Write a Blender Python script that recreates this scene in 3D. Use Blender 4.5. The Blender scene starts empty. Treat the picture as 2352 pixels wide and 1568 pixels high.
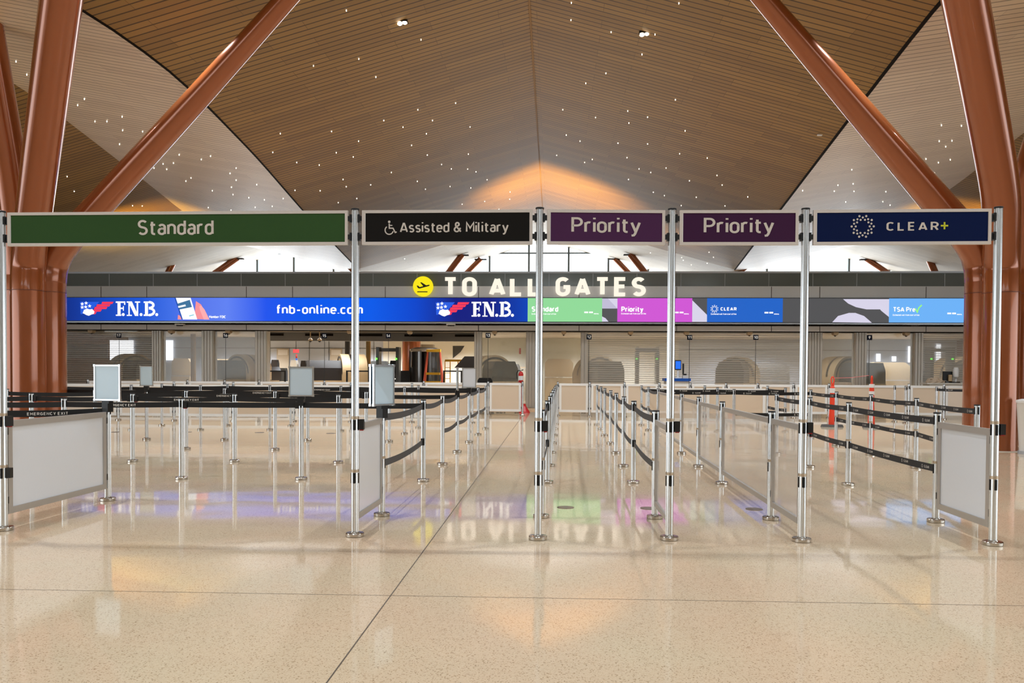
import bpy, math, random
from mathutils import Vector, Matrix, Quaternion
from mathutils.bvhtree import BVHTree
random.seed(7)
C = bpy.context.scene.collection
sc = bpy.context.scene
PI = math.pi

# ------------------------------------------------------------------ camera
F = 1900.0
EYE = Vector((0.0, 0.0, 1.38))
YAW, PITCH, ROLL = math.radians(2.83), math.radians(1.2), math.radians(0.3)
CX, CY = 1176.0, 851.0 + F * math.tan(PITCH)
CAMR = Matrix.Rotation(YAW, 3, 'Z') @ Matrix.Rotation(PI / 2 - PITCH, 3, 'X') @ Matrix.Rotation(ROLL, 3, 'Z')
cam_data = bpy.data.cameras.new('camera')
cam = bpy.data.objects.new('camera', cam_data)
C.objects.link(cam)
cam.matrix_world = Matrix.Translation(EYE) @ CAMR.to_4x4()
cam_data.sensor_width = 36.0
cam_data.lens = 36.0 * F / 2352.0
cam_data.shift_y = (CY - 784.0) / 2352.0
cam_data.clip_end = 500
sc.camera = cam

def ray(px, py):
    return (CAMR @ Vector(((px - CX) / F, (CY - py) / F, -1.0))).normalized()
def at(px, py, Y):
    """the point of the plane y = Y that the photograph shows at a pixel"""
    d = ray(px, py)
    return EYE + d * ((Y - EYE.y) / d.y)
def onfloor(px, py):
    d = ray(px, py)
    p = EYE + d * (-EYE.z / d.z)
    return Vector((p.x, p.y, 0.0))
def zat(px, py, Y): return at(px, py, Y).z
def xat(px, py, Y): return at(px, py, Y).x

# ------------------------------------------------------------------ materials
def lin(c):
    return tuple(((v / 255) / 12.92 if v / 255 <= 0.04045 else ((v / 255 + 0.055) / 1.055) ** 2.4) for v in c) + (1.0,)
def new_mat(name):
    m = bpy.data.materials.new(name); m.use_nodes = True
    nt = m.node_tree
    return m, nt, nt.nodes['Principled BSDF']
def mat(name, rgb, rough=0.5, metal=0.0, spec=0.5, bump=0.0, bscale=40.0, vary=0.04, coat=0.0):
    m, nt, b = new_mat(name)
    n = nt.nodes.new('ShaderNodeTexNoise'); n.inputs['Scale'].default_value = bscale
    tc = nt.nodes.new('ShaderNodeTexCoord'); nt.links.new(tc.outputs['Object'], n.inputs['Vector'])
    mx = nt.nodes.new('ShaderNodeMix'); mx.data_type = 'RGBA'
    c = lin(rgb)
    mx.inputs[6].default_value = tuple(v * (1 - vary) for v in c[:3]) + (1,)
    mx.inputs[7].default_value = tuple(min(1, v * (1 + vary)) for v in c[:3]) + (1,)
    nt.links.new(n.outputs['Fac'], mx.inputs[0]); nt.links.new(mx.outputs[2], b.inputs['Base Color'])
    b.inputs['Roughness'].default_value = rough; b.inputs['Metallic'].default_value = metal
    b.inputs['Specular IOR Level'].default_value = spec
    b.inputs['Coat Weight'].default_value = coat; b.inputs['Coat Roughness'].default_value = 0.05
    if bump:
        bp = nt.nodes.new('ShaderNodeBump'); bp.inputs['Strength'].default_value = bump
        nt.links.new(n.outputs['Fac'], bp.inputs['Height']); nt.links.new(bp.outputs['Normal'], b.inputs['Normal'])
    return m
def emit(name, rgb, s=1.0):
    m, nt, b = new_mat(name)
    b.inputs['Base Color'].default_value = (0.02, 0.02, 0.02, 1)
    b.inputs['Emission Color'].default_value = lin(rgb); b.inputs['Emission Strength'].default_value = s
    b.inputs['Roughness'].default_value = 0.8; b.inputs['Specular IOR Level'].default_value = 0.1
    return m
def ramp_emit(name, stops, x0, x1, s=1.0):
    """LED picture: colours along world x"""
    m, nt, b = new_mat(name)
    b.inputs['Base Color'].default_value = (0.01, 0.01, 0.01, 1)
    g = nt.nodes.new('ShaderNodeNewGeometry'); sp = nt.nodes.new('ShaderNodeSeparateXYZ')
    mr = nt.nodes.new('ShaderNodeMapRange'); mr.inputs[1].default_value = x0; mr.inputs[2].default_value = x1
    cr = nt.nodes.new('ShaderNodeValToRGB')
    nt.links.new(g.outputs['Position'], sp.inputs[0]); nt.links.new(sp.outputs[0], mr.inputs[0]); nt.links.new(mr.outputs[0], cr.inputs[0])
    el = cr.color_ramp.elements
    el[0].position = stops[0][0]; el[0].color = lin(stops[0][1]); el[1].position = stops[-1][0]; el[1].color = lin(stops[-1][1])
    for p, c in stops[1:-1]:
        e = el.new(p); e.color = lin(c)
    b.inputs['Roughness'].default_value = 0.8; b.inputs['Specular IOR Level'].default_value = 0.1
    nt.links.new(cr.outputs[0], b.inputs['Emission Color']); b.inputs['Emission Strength'].default_value = s
    return m
def see_through(name, rgb, alpha, rough=0.3, spec=0.5, scale=None):
    """perforated or frosted sheet: part of the light passes straight on"""
    m, nt, b = new_mat(name)
    b.inputs['Base Color'].default_value = lin(rgb); b.inputs['Roughness'].default_value = rough
    b.inputs['Specular IOR Level'].default_value = spec
    tr = nt.nodes.new('ShaderNodeBsdfTransparent'); mx = nt.nodes.new('ShaderNodeMixShader')
    mx.inputs[0].default_value = alpha
    out = nt.nodes['Material Output']
    nt.links.new(tr.outputs[0], mx.inputs[1]); nt.links.new(b.outputs[0], mx.inputs[2]); nt.links.new(mx.outputs[0], out.inputs[0])
    return m

def wood_mat(name, rgb_a, rgb_b, gap, slat=0.2, gapw=0.016, rough=0.55):
    """slatted timber: u runs along the slats, v across them (UV in metres)"""
    m, nt, b = new_mat(name)
    uv = nt.nodes.new('ShaderNodeUVMap')
    br = nt.nodes.new('ShaderNodeTexBrick')
    br.offset = 0.37; br.offset_frequency = 2; br.squash = 1.0
    br.inputs['Color1'].default_value = lin(rgb_a); br.inputs['Color2'].default_value = lin(rgb_b)
    br.inputs['Mortar'].default_value = tuple(v * .78 for v in lin(rgb_b)[:3]) + (1,)
    br.inputs['Scale'].default_value = 1.0
    br.inputs['Mortar Size'].default_value = 0.006; br.inputs['Mortar Smooth'].default_value = 0.0
    br.inputs['Bias'].default_value = -0.2
    br.inputs['Brick Width'].default_value = 2.2; br.inputs['Row Height'].default_value = slat * 2
    nt.links.new(uv.outputs[0], br.inputs['Vector'])
    sp_ = nt.nodes.new('ShaderNodeSeparateXYZ'); nt.links.new(uv.outputs[0], sp_.inputs[0])
    m1 = nt.nodes.new('ShaderNodeMath'); m1.operation = 'DIVIDE'; m1.inputs[1].default_value = slat; nt.links.new(sp_.outputs[1], m1.inputs[0])
    m2 = nt.nodes.new('ShaderNodeMath'); m2.operation = 'FRACT'; nt.links.new(m1.outputs[0], m2.inputs[0])
    m3 = nt.nodes.new('ShaderNodeMath'); m3.operation = 'LESS_THAN'; m3.inputs[1].default_value = gapw / slat; nt.links.new(m2.outputs[0], m3.inputs[0])
    gm = nt.nodes.new('ShaderNodeMix'); gm.data_type = 'RGBA'; nt.links.new(m3.outputs[0], gm.inputs[0])
    nt.links.new(br.outputs['Color'], gm.inputs[6]); gm.inputs[7].default_value = lin(gap)
    mp = nt.nodes.new('ShaderNodeMapping'); mp.inputs['Scale'].default_value = (1.2, 22, 1)
    nt.links.new(uv.outputs[0], mp.inputs[0])
    n = nt.nodes.new('ShaderNodeTexNoise'); n.inputs['Scale'].default_value = 3; n.inputs['Detail'].default_value = 4
    nt.links.new(mp.outputs[0], n.inputs['Vector'])
    mx = nt.nodes.new('ShaderNodeMix'); mx.data_type = 'RGBA'; mx.blend_type = 'MULTIPLY'; mx.inputs[0].default_value = 0.35
    nt.links.new(gm.outputs[2], mx.inputs[6])
    cr = nt.nodes.new('ShaderNodeValToRGB'); cr.color_ramp.elements[0].color = (0.55, 0.55, 0.55, 1); cr.color_ramp.elements[1].color = (1.2, 1.2, 1.2, 1)
    nt.links.new(n.outputs['Fac'], cr.inputs[0]); nt.links.new(cr.outputs[0], mx.inputs[7])
    nt.links.new(mx.outputs[2], b.inputs['Base Color'])
    b.inputs['Roughness'].default_value = rough; b.inputs['Specular IOR Level'].default_value = 0.3
    return m

def terrazzo():
    m, nt, b = new_mat('terrazzo')
    tc = nt.nodes.new('ShaderNodeTexCoord')
    v = nt.nodes.new('ShaderNodeTexVoronoi'); v.inputs['Scale'].default_value = 170
    nt.links.new(tc.outputs['Object'], v.inputs['Vector'])
    cr = nt.nodes.new('ShaderNodeValToRGB'); e = cr.color_ramp.elements
    cr.color_ramp.interpolation = 'CONSTANT'
    e[0].position = 0; e[0].color = lin((168, 146, 120)); e[1].position = 0.04; e[1].color = lin((212, 191, 166))
    for p, c in ((0.3, (218, 198, 174)), (0.55, (218, 198, 174)), (0.8, (222, 204, 180)), (0.93, (196, 173, 147))):
        x = e.new(p); x.color = lin(c)
    sep = nt.nodes.new('ShaderNodeSeparateColor')
    nt.links.new(v.outputs['Color'], sep.inputs[0]); nt.links.new(sep.outputs[0], cr.inputs[0])
    n = nt.nodes.new('ShaderNodeTexNoise'); n.inputs['Scale'].default_value = 0.7; n.inputs['Detail'].default_value = 3
    nt.links.new(tc.outputs['Object'], n.inputs['Vector'])
    cr2 = nt.nodes.new('ShaderNodeValToRGB'); e = cr2.color_ramp.elements
    e[0].position = 0.35; e[0].color = (1.0, 0.92, 0.84, 1); e[1].position = 0.65; e[1].color = (0.95, 0.96, 0.88, 1)
    nt.links.new(n.outputs['Fac'], cr2.inputs[0])
    mx = nt.nodes.new('ShaderNodeMix'); mx.data_type = 'RGBA'; mx.blend_type = 'MULTIPLY'; mx.inputs[0].default_value = 1
    nt.links.new(cr.outputs[0], mx.inputs[6]); nt.links.new(cr2.outputs[0], mx.inputs[7])
    nt.links.new(mx.outputs[2], b.inputs['Base Color'])
    b.inputs['Roughness'].default_value = 0.055; b.inputs['Specular IOR Level'].default_value = 0.52
    n2 = nt.nodes.new('ShaderNodeTexNoise'); n2.inputs['Scale'].default_value = 1.6; n2.inputs['Detail'].default_value = 1
    nt.links.new(tc.outputs['Object'], n2.inputs['Vector'])
    bp = nt.nodes.new('ShaderNodeBump'); bp.inputs['Strength'].default_value = 0.035; bp.inputs['Distance'].default_value = 0.05
    nt.links.new(n2.outputs['Fac'], bp.inputs['Height']); nt.links.new(bp.outputs['Normal'], b.inputs['Normal'])
    return m

M = dict(
    ridge=mat('ridge_bead', (150, 114, 66), .7),
    terrazzo=terrazzo(),
    joint=mat('floor_joint', (92, 80, 66), 0.5),
    wood=wood_mat('wood_brown', (156, 120, 62), (136, 103, 52), (74, 53, 27), 0.2, 0.034),
    wood_side_daylit=wood_mat('wood_side_daylit', (222, 198, 166), (210, 184, 152), (140, 120, 94), 0.2, 0.03, 0.38),  # paler copy of the brown timber, daylight on the side slopes painted in
    wood_far_daylit=wood_mat('wood_far_daylit', (214, 205, 190), (202, 193, 178), (190, 178, 162), 0.2, 0.02),  # same timber again, window light of the far bays put into its colour
    copper=mat('copper_paint', (154, 84, 44), 0.22, 0.4, 0.5, coat=0.6, vary=0.03, bscale=3),
    seam=mat('column_seam', (96, 48, 30), 0.5),
    alu=mat('brushed_aluminium', (226, 228, 228), 0.26, 1.0, vary=0.02),
    steel=mat('base_steel', (200, 194, 184), 0.2, 1.0, vary=0.02),
    black=mat('black_plastic', (16, 17, 18), 0.4),
    red=mat('red_release', (170, 25, 25), 0.4),
    collar=mat('collar_metal', (192, 174, 150), 0.35, 0.6),
    frame=mat('panel_frame', (190, 186, 180), 0.42, 0.55, vary=0.02),
    frame_w=mat('sign_frame', (212, 204, 196), 0.5, 0.2, vary=0.02),
    frame_white=mat('white_frame', (232, 232, 230), 0.4, 0.0, vary=0.01),
    white_panel=mat('white_panel', (226, 232, 240), 0.16, 0.0, vary=0.01),
    acrylic=see_through('clear_panel', (226, 220, 214), 0.34, 0.03, 1.0),
    beige_panel=mat('beige_panel', (212, 194, 172), 0.22, 0.0, vary=0.02, bscale=2),
    belt_black=mat('black_belt', (14, 14, 15), 0.7, bump=0.2, bscale=300),
    belt_grey=mat('grey_belt', (78, 80, 82), 0.7, bump=0.2, bscale=300),
    belt_blue=mat('charcoal_belt', (36, 38, 42), 0.7, bump=0.2, bscale=300),
    ink_white=mat('white_ink', (226, 224, 218), 0.6, vary=0.01),
    ink_sign=mat('sign_lettering', (208, 200, 190), 0.6, vary=0.01),
    ink_yellow=mat('lime_ink', (200, 205, 40), 0.6, vary=0.01),
    ink_black=mat('black_ink', (30, 28, 12), 0.6),
    green=mat('green_sign', (50, 80, 42), 0.8, 0.0, 0.15, vary=0.10, bscale=1.2),
    sblack=mat('black_sign', (24, 22, 20), 0.8, 0.0, 0.15, vary=0.05),
    purple=mat('purple_sign', (74, 40, 76), 0.8, 0.0, 0.15, vary=0.05, bscale=2),
    purple2=mat('dark_purple_sign', (62, 30, 62), 0.8, 0.0, 0.15, vary=0.05, bscale=2),
    navy=mat('navy_sign', (4, 22, 66), 0.8, 0.0, 0.15, vary=0.08, bscale=2),
    blue_insert=mat('pale_blue_insert', (206, 230, 246), 0.3, vary=0.02, bscale=2),
    grey_insert=mat('grey_insert', (190, 206, 216), 0.3, vary=0.02, bscale=2),
    fascia=mat('fascia_grey', (200, 205, 208), 0.35, 0.0, vary=0.05, bscale=0.3),
    soffit=mat('soffit_grey', (212, 206, 198), 0.5, vary=0.03, bscale=0.3),
    dark_glass=mat('dark_glass', (102, 112, 112), 0.12, 0.0, 0.6, vary=0.3, bscale=0.2),
    rail=mat('rail_metal', (188, 196, 204), 0.3, 0.4),
    dark=mat('dark_trim', (30, 24, 18), 0.9, 0.0, 0.1),
    seamgrey=mat('panel_seam', (70, 66, 62), 0.6),
    pilaster=mat('pilaster', (204, 198, 186), 0.4, 0.25, vary=0.02),
    grille=see_through('grille_slats', (150, 144, 130), 0.5, 0.45),
    grille_r=see_through('bright_grille_slats', (206, 202, 190), 0.62, 0.4),
    grille_bar=mat('grille_bar', (176, 170, 158), 0.4, 0.4),
    mesh=see_through('mesh_screen', (160, 155, 138), 0.42, 0.12, 0.8),
    glazing=see_through('reflective_glazing', (150, 150, 138), 0.32, 0.03, 1.0),
    beige_plastic=mat('beige_plastic', (182, 154, 114), 0.45),
    beige_dark=mat('scanner_side', (166, 146, 116), 0.5),
    charcoal=mat('charcoal', (56, 56, 54), 0.4),
    brown_black=mat('scanner_hood', (38, 32, 28), 0.35),
    inner_wall=mat('inner_wall', (178, 184, 196), 0.5, vary=0.03, bscale=0.3),
    inner_cream=mat('inner_cream', (216, 212, 198), 0.6, vary=0.04, bscale=0.5),
    inner_beam=mat('inner_beam', (112, 110, 108), 0.5, vary=0.03, bscale=0.3),
    inner_soffit=mat('inner_soffit', (178, 166, 148), 0.6),
    bronze=mat('bronze', (150, 122, 78), 0.3, 0.7),
    orange=mat('orange_plastic', (232, 66, 34), 0.45),
    ladder_o=mat('ladder_orange', (206, 92, 66), 0.5),
    ladder_y=mat('ladder_yellow', (214, 164, 28), 0.5),
    white=mat('white_plastic', (228, 228, 226), 0.4, vary=0.01),
    offwhite=mat('offwhite', (214, 208, 196), 0.5),
    rubber=mat('grey_rubber', (84, 82, 80), 0.7, bump=0.3, bscale=60),
    extinguisher=mat('extinguisher_red', (196, 34, 30), 0.3),
    smoke=see_through('smoked_glass', (60, 56, 52), 0.8, 0.04, 0.9),
    curb=mat('bare_board', (222, 186, 146), 0.6, vary=0.05, bscale=3),
    mullion=mat('mullion', (96, 106, 108), 0.4, 0.3),
    mullion_w=mat('white_mullion', (190, 204, 212), 0.4),
    cap_box=mat('floor_cover', (128, 116, 102), 0.35, 0.5, vary=0.08, bscale=8),
    cloth=mat('crumpled_sheet', (190, 170, 146), 0.7, vary=0.25, bscale=14, bump=0.5),
    led_off=mat('led_housing', (30, 32, 36), 0.4),
    yellow_sign=emit('yellow_sign', (250, 230, 20), 0.9),
    letter_lit=emit('lit_letter', (255, 242, 224), 0.95),
    led_white=emit('led_white', (255, 255, 255), 1.0),
    led_green=emit('led_green', (138, 208, 146), 1.0),
    led_magenta=emit('led_magenta', (198, 82, 202), 1.0),
    led_blue=emit('led_blue', (28, 94, 190), 1.0),
    led_sky=emit('led_sky', (104, 170, 236), 1.0),
    led_grey=emit('led_grey', (78, 78, 80), 1.0),
    led_lilac=emit('led_lilac', (206, 202, 222), 1.0),
    led_red=emit('led_red', (240, 56, 82), 1.0),
    led_logo=emit('led_logo_blue', (34, 88, 214), 1.0),
    led_skin=emit('led_skin', (236, 140, 146), 1.0),
    led_navy=emit('led_navy', (26, 78, 172), 1.0),
    led_tick=emit('led_tick', (150, 240, 120), 1.0),
    lamp=emit('lamp_white', (255, 246, 226), 5.0),
    lampbig=emit('lamp_warm', (255, 240, 214), 6.0),
    green_led=emit('green_led', (90, 255, 60), 3.0),
    screen_blue=emit('monitor_blue', (30, 110, 235), 1.0),
    exit_red=emit('exit_red', (240, 90, 90), 1.0),
    warm_strip=emit('warm_strip', (255, 214, 170), 1.6),
    tube_light=emit('tube_light', (236, 240, 232), 1.3),
)

# ------------------------------------------------------------------ mesh helpers
class MB:
    def __init__(s): s.v = []; s.f = []; s.uv = None
    def add(s, vs, fs):
        o = len(s.v); s.v += [Vector(p) for p in vs]; s.f += [tuple(i + o for i in f) for f in fs]; return s
    def box(s, c, d, rz=0.0, rx=0.0, ry=0.0):
        x, y, z = d[0] / 2, d[1] / 2, d[2] / 2
        R = Matrix.Rotation(rz, 3, 'Z') @ Matrix.Rotation(ry, 3, 'Y') @ Matrix.Rotation(rx, 3, 'X')
        vs = [R @ Vector((a * x, b * y, e * z)) + Vector(c) for a in (-1, 1) for b in (-1, 1) for e in (-1, 1)]
        return s.add(vs, [(0, 1, 3, 2), (4, 6, 7, 5), (0, 4, 5, 1), (2, 3, 7, 6), (0, 2, 6, 4), (1, 5, 7, 3)])
    def bbox(s, a, b):
        return s.box([(a[i] + b[i]) / 2 for i in range(3)], [abs(b[i] - a[i]) for i in range(3)])
    def tube(s, path, radii, n=16, caps=True):
        path = [Vector(p) for p in path]
        if not isinstance(radii, (list, tuple)): radii = [radii] * len(path)
        rings = []; ref = None
        for i, p in enumerate(path):
            t = (path[min(i + 1, len(path) - 1)] - path[max(i - 1, 0)]).normalized()
            if ref is None:
                ref = Vector((1, 0, 0)) if abs(t.x) < 0.9 else Vector((0, 1, 0))
            ref = (ref - t * ref.dot(t)).normalized(); bn = t.cross(ref)
            rings.append([p + (ref * math.cos(2 * PI * k / n) + bn * math.sin(2 * PI * k / n)) * radii[i] for k in range(n)])
        o = len(s.v)
        for r in rings: s.v += r
        for i in range(len(rings) - 1):
            for k in range(n):
                s.f.append((o + i * n + k, o + i * n + (k + 1) % n, o + (i + 1) * n + (k + 1) % n, o + (i + 1) * n + k))
        if caps:
            s.f.append(tuple(o + k for k in reversed(range(n)))); s.f.append(tuple(o + (len(rings) - 1) * n + k for k in range(n)))
        return s
    def lathe(s, prof, n=24, c=(0, 0, 0)):
        o = len(s.v)
        for r, z in prof:
            for k in range(n):
                a = 2 * PI * k / n
                s.v.append(Vector((c[0] + r * math.cos(a), c[1] + r * math.sin(a), c[2] + z)))
        for i in range(len(prof) - 1):
            for k in range(n):
                s.f.append((o + i * n + k, o + i * n + (k + 1) % n, o + (i + 1) * n + (k + 1) % n, o + (i + 1) * n + k))
        s.f.append(tuple(o + k for k in reversed(range(n)))); s.f.append(tuple(o + (len(prof) - 1) * n + k for k in range(n)))
        return s
    def prism(s, poly, a, b):
        """poly: list of 2-D (x, z) points, extruded along y from a to b"""
        n = len(poly)
        vs = [(p[0], a, p[1]) for p in poly] + [(p[0], b, p[1]) for p in poly]
        fs = [tuple(range(n)), tuple(reversed(range(n, 2 * n)))] + [(i, i + n, (i + 1) % n + n, (i + 1) % n) for i in range(n)]
        return s.add(vs, fs)
    def mesh(s, name, m, smooth=False):
        me = bpy.data.meshes.new(name)
        me.from_pydata([tuple(v) for v in s.v], [], s.f)
        if smooth: me.shade_smooth()
        me.materials.append(m); me.update()
        if smooth:
            try: me.set_sharp_from_angle(angle=math.radians(35))
            except Exception: pass
        return me
    def build(s, name, m, parent=None, loc=None, smooth=False, world=False):
        """world=True: the vertices are world coordinates even though it has a parent"""
        if world and parent is not None:
            off = parent_world(parent)
            s.v = [v - off for v in s.v]
        ob = bpy.data.objects.new(name, s.mesh(name, m, smooth))
        C.objects.link(ob)
        if parent: ob.parent = parent
        if loc is not None: ob.location = loc
        return ob
def parent_world(p):
    v = Vector((0, 0, 0))
    while p is not None:
        v = v + p.location; p = p.parent
    return v
def tag(o, label, cat, group=None):
    o['label'] = label; o['category'] = cat
    if group: o['group'] = group
    return o
def thing(name, label, cat, loc, group=None):
    o = bpy.data.objects.new(name, None); C.objects.link(o)
    o.location = loc; o.empty_display_size = 0.1
    return tag(o, label, cat, group)
def struct(o): o['kind'] = 'structure'; return o
def inst(name, me, parent, loc=(0, 0, 0), rz=0.0):
    o = bpy.data.objects.new(name, me); C.objects.link(o); o.parent = parent; o.location = loc; o.rotation_euler = (0, 0, rz)
    return o

# ------------------------------------------------------------------ stroke lettering
def arc(cx, cy, rx, ry, a0, a1, n=8):
    return [(cx + rx * math.cos(math.radians(a0 + (a1 - a0) * i / n)), cy + ry * math.sin(math.radians(a0 + (a1 - a0) * i / n))) for i in range(n + 1)]
X = 0.70
def o_(w, h, y0=0.0, r=None):
    r = r or w / 2
    p = arc(w - r, y0 + h - r, r, r, 0, 90) + arc(r, y0 + h - r, r, r, 90, 180) + arc(r, y0 + r, r, r, 180, 270) + arc(w - r, y0 + r, r, r, 270, 360)
    return p + [p[0], p[1]]
def S_(w, h):
    return arc(w * .49, h * .755, w * .47, h * .245, 32, 245, 10) + arc(w * .51, h * .25, w * .48, h * .25, 75, -148, 10)
G = {
 'S': (.52, [S_(.52, 1)]), 's': (.38, [S_(.38, X)]),
 't': (.32, [[(.12, .93), (.12, .14)] + arc(.26, .14, .14, .14, 180, 270, 4) + [(.32, 0)], [(0, X), (.32, X)]]),
 'a': (.40, [[(.40, 0), (.40, .46)] + arc(.21, .50, .19, .20, 0, 150), [(.40, .41), (.17, .41)] + arc(.19, .205, .19, .205, 90, 270) + [(.26, 0), (.40, .10)]]),
 'n': (.42, [[(0, 0), (0, X)], [(0, .46)] + arc(.21, .49, .21, .21, 170, 0) + [(.42, 0)]]),
 'd': (.42, [[(.42, 0), (.42, 1)], o_(.42, X)]), 'b': (.42, [[(0, 0), (0, 1)], o_(.42, X)]),
 'r': (.28, [[(0, 0), (0, X)], [(0, .44)] + arc(.19, .49, .19, .21, 170, 62)]),
 'i': (.0, [[(0, 0), (0, X)], [(0, .93), (0, 1.05)]]),
 'l': (.12, [[(0, 1), (0, .12)] + arc(.12, .12, .12, .12, 180, 270, 4)]),
 'e': (.42, [[(.02, .36), (.42, .36), (.42, .49)] + arc(.21, .49, .21, .21, 0, 180)[1:] + arc(.21, .21, .21, .21, 180, 322)]),
 'o': (.42, [o_(.42, X)]), 'c': (.38, [arc(.21, .49, .21, .21, 40, 180) + arc(.21, .21, .21, .21, 180, 320)]),
 'f': (.30, [[(.12, 0), (.12, .86)] + arc(.26, .86, .14, .14, 180, 90, 4) + [(.30, 1)], [(0, X), (.29, X)]]),
 'm': (.66, [[(0, 0), (0, X)], [(0, .48)] + arc(.165, .535, .165, .165, 170, 0) + [(.33, 0)], [(.33, .48)] + arc(.495, .535, .165, .165, 170, 0) + [(.66, 0)]]),
 'w': (.66, [[(0, X), (.17, 0), (.33, .64), (.49, 0), (.66, X)]]),
 'y': (.46, [[(0, X), (.235, .02)], [(.46, X), (.20, -.14), (.13, -.25), (0, -.27)]]),
 'h': (.42, [[(0, 0), (0, 1)], [(0, .46)] + arc(.21, .49, .21, .21, 170, 0) + [(.42, 0)]]),
 'P': (.52, [[(0, 0), (0, 1), (.26, 1)] + arc(.26, .73, .26, .27, 90, -90) + [(0, .46)]]),
 'R': (.54, [[(0, 0), (0, 1), (.27, 1)] + arc(.27, .73, .26, .27, 90, -90) + [(0, .46)], [(.28, .46), (.54, 0)]]),
 'A': (.62, [[(0, 0), (.295, 1)], [(.325, 1), (.62, 0)], [(.10, .24), (.52, .24)]]),
 'M': (.66, [[(0, 0), (0, 1), (.33, .38), (.66, 1), (.66, 0)]]),
 'T': (.56, [[(0, 1), (.56, 1)], [(.28, 1), (.28, 0)]]), 'O': (.54, [o_(.54, 1, 0, .26)]),
 'L': (.46, [[(0, 1), (0, 0), (.46, 0)]]), 'E': (.46, [[(.46, 1), (0, 1), (0, 0), (.46, 0)], [(0, .52), (.42, .52)]]),
 'F': (.44, [[(.44, 1), (0, 1), (0, 0)], [(0, .5), (.40, .5)]]),
 'G': (.54, [arc(.27, .74, .27, .26, 35, 180) + arc(.27, .26, .27, .26, 180, 360) + [(.54, .48), (.30, .48)]]),
 'C': (.52, [arc(.27, .74, .27, .26, 35, 180) + arc(.27, .26, .27, .26, 180, 325)]),
 'Q': (.54, [o_(.54, 1, 0, .26)]), 'I': (.0, [[(0, 0), (0, 1)]]),
 'N': (.56, [[(0, 0), (0, 1), (.56, 0), (.56, 1)]]), 'D': (.54, [[(0, 0), (0, 1), (.26, 1)] + arc(.26, .72, .28, .28, 90, 0) + arc(.26, .28, .28, .28, 0, -90) + [(0, 0)]]),
 'B': (.52, [[(0, 0), (0, 1), (.26, 1)] + arc(.26, .76, .24, .24, 90, -90) + [(0, .52)], [(.26, .52)] + arc(.26, .26, .26, .26, 90, -90) + [(0, 0)]]),
 'X': (.58, [[(0, 0), (.58, 1)], [(0, 1), (.58, 0)]]), 'Y': (.58, [[(0, 1), (.29, .45), (.58, 1)], [(.29, .45), (.29, 0)]]),
 '&': (.60, [[(.60, 0), (.12, .66)] + arc(.27, .80, .16, .20, 200, -25) + [(.12, .48)] + arc(.22, .24, .22, .24, 125, 290) + [(.48, .18), (.56, .42)]]),
 '-': (.30, [[(0, .38), (.30, .38)]]), '.': (.0, [[(0, -.02), (0, .06)]]), '+': (.5, [[(0, .5), (.5, .5)], [(.25, .25), (.25, .75)]]),
 '1': (.28, [[(0, .78), (.26, 1), (.26, 0)]]), '0': (.44, [o_(.44, 1, 0, .22)]),
 '2': (.44, [arc(.22, .76, .22, .24, 165, -30) + [(0, 0), (.44, 0)]]),
 '3': (.44, [[(.02, 1), (.42, 1), (.22, .6)] + arc(.20, .29, .24, .29, 70, -150)]),
 '4': (.48, [[(.34, 0), (.34, 1), (0, .24), (.48, .24)]]),
 '5': (.44, [[(.42, 1), (.06, 1), (.04, .55)] + arc(.21, .30, .23, .30, 115, -150)]),
 '6': (.44, [o_(.44, .58, 0, .22), [(.02, .34), (.30, 1)]]),
 '7': (.44, [[(0, 1), (.44, 1), (.14, 0)]]),
 '9': (.44, [o_(.44, .58, .42, .22), [(.42, .66), (.14, 0)]]),
 ' ': (.20, []),
}
def stroke_poly(mb, pts, w, fn):
    pts = [p for i, p in enumerate(pts) if i == 0 or (abs(p[0] - pts[i - 1][0]) + abs(p[1] - pts[i - 1][1])) > 1e-5]
    n = len(pts)
    L, R = [], []
    for i in range(n):
        d0 = d1 = None
        if i > 0: d0 = Vector((pts[i][0] - pts[i - 1][0], pts[i][1] - pts[i - 1][1])).normalized()
        if i < n - 1: d1 = Vector((pts[i + 1][0] - pts[i][0], pts[i + 1][1] - pts[i][1])).normalized()
        if d0 is None: d0 = d1
        if d1 is None: d1 = d0
        t = d0 + d1
        t = d0 if t.length < 1e-3 else t.normalized()
        nrm = Vector((-t.y, t.x)); k = max(0.5, nrm.dot(Vector((-d0.y, d0.x))))
        h = w / 2 / k
        L.append((pts[i][0] + nrm.x * h, pts[i][1] + nrm.y * h)); R.append((pts[i][0] - nrm.x * h, pts[i][1] - nrm.y * h))
    mb.add([fn(p) for p in L + R], [(i, i + n, i + 1 + n, i + 1) for i in range(n - 1)])
def text_mb(txt, h, w=0.15, gap=0.17, mb=None, x0=0.0, z0=0.0, wx=1.0):
    """lettering in the local x-z plane facing -y; returns (MB, total width); h is the cap height"""
    mb = mb or MB(); x = x0 / h
    for ch in txt:
        if ch == ' ': x += 0.32 * wx; continue
        gw, strokes = G[ch]
        for st in strokes:
            q_ = -0.0004 * len(mb.f) ** 0 * (len(mb.f) % 97) / 24
            fn = lambda p, x=x, q_=q_: ((x + w / 2 + p[0] * wx) * h, q_, z0 + (w / 2 + p[1] * (1 - w)) * h)
            stroke_poly(mb, st, w, fn)
        x += gw * wx + w + gap
    return mb, (x - gap) * h - x0
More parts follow.
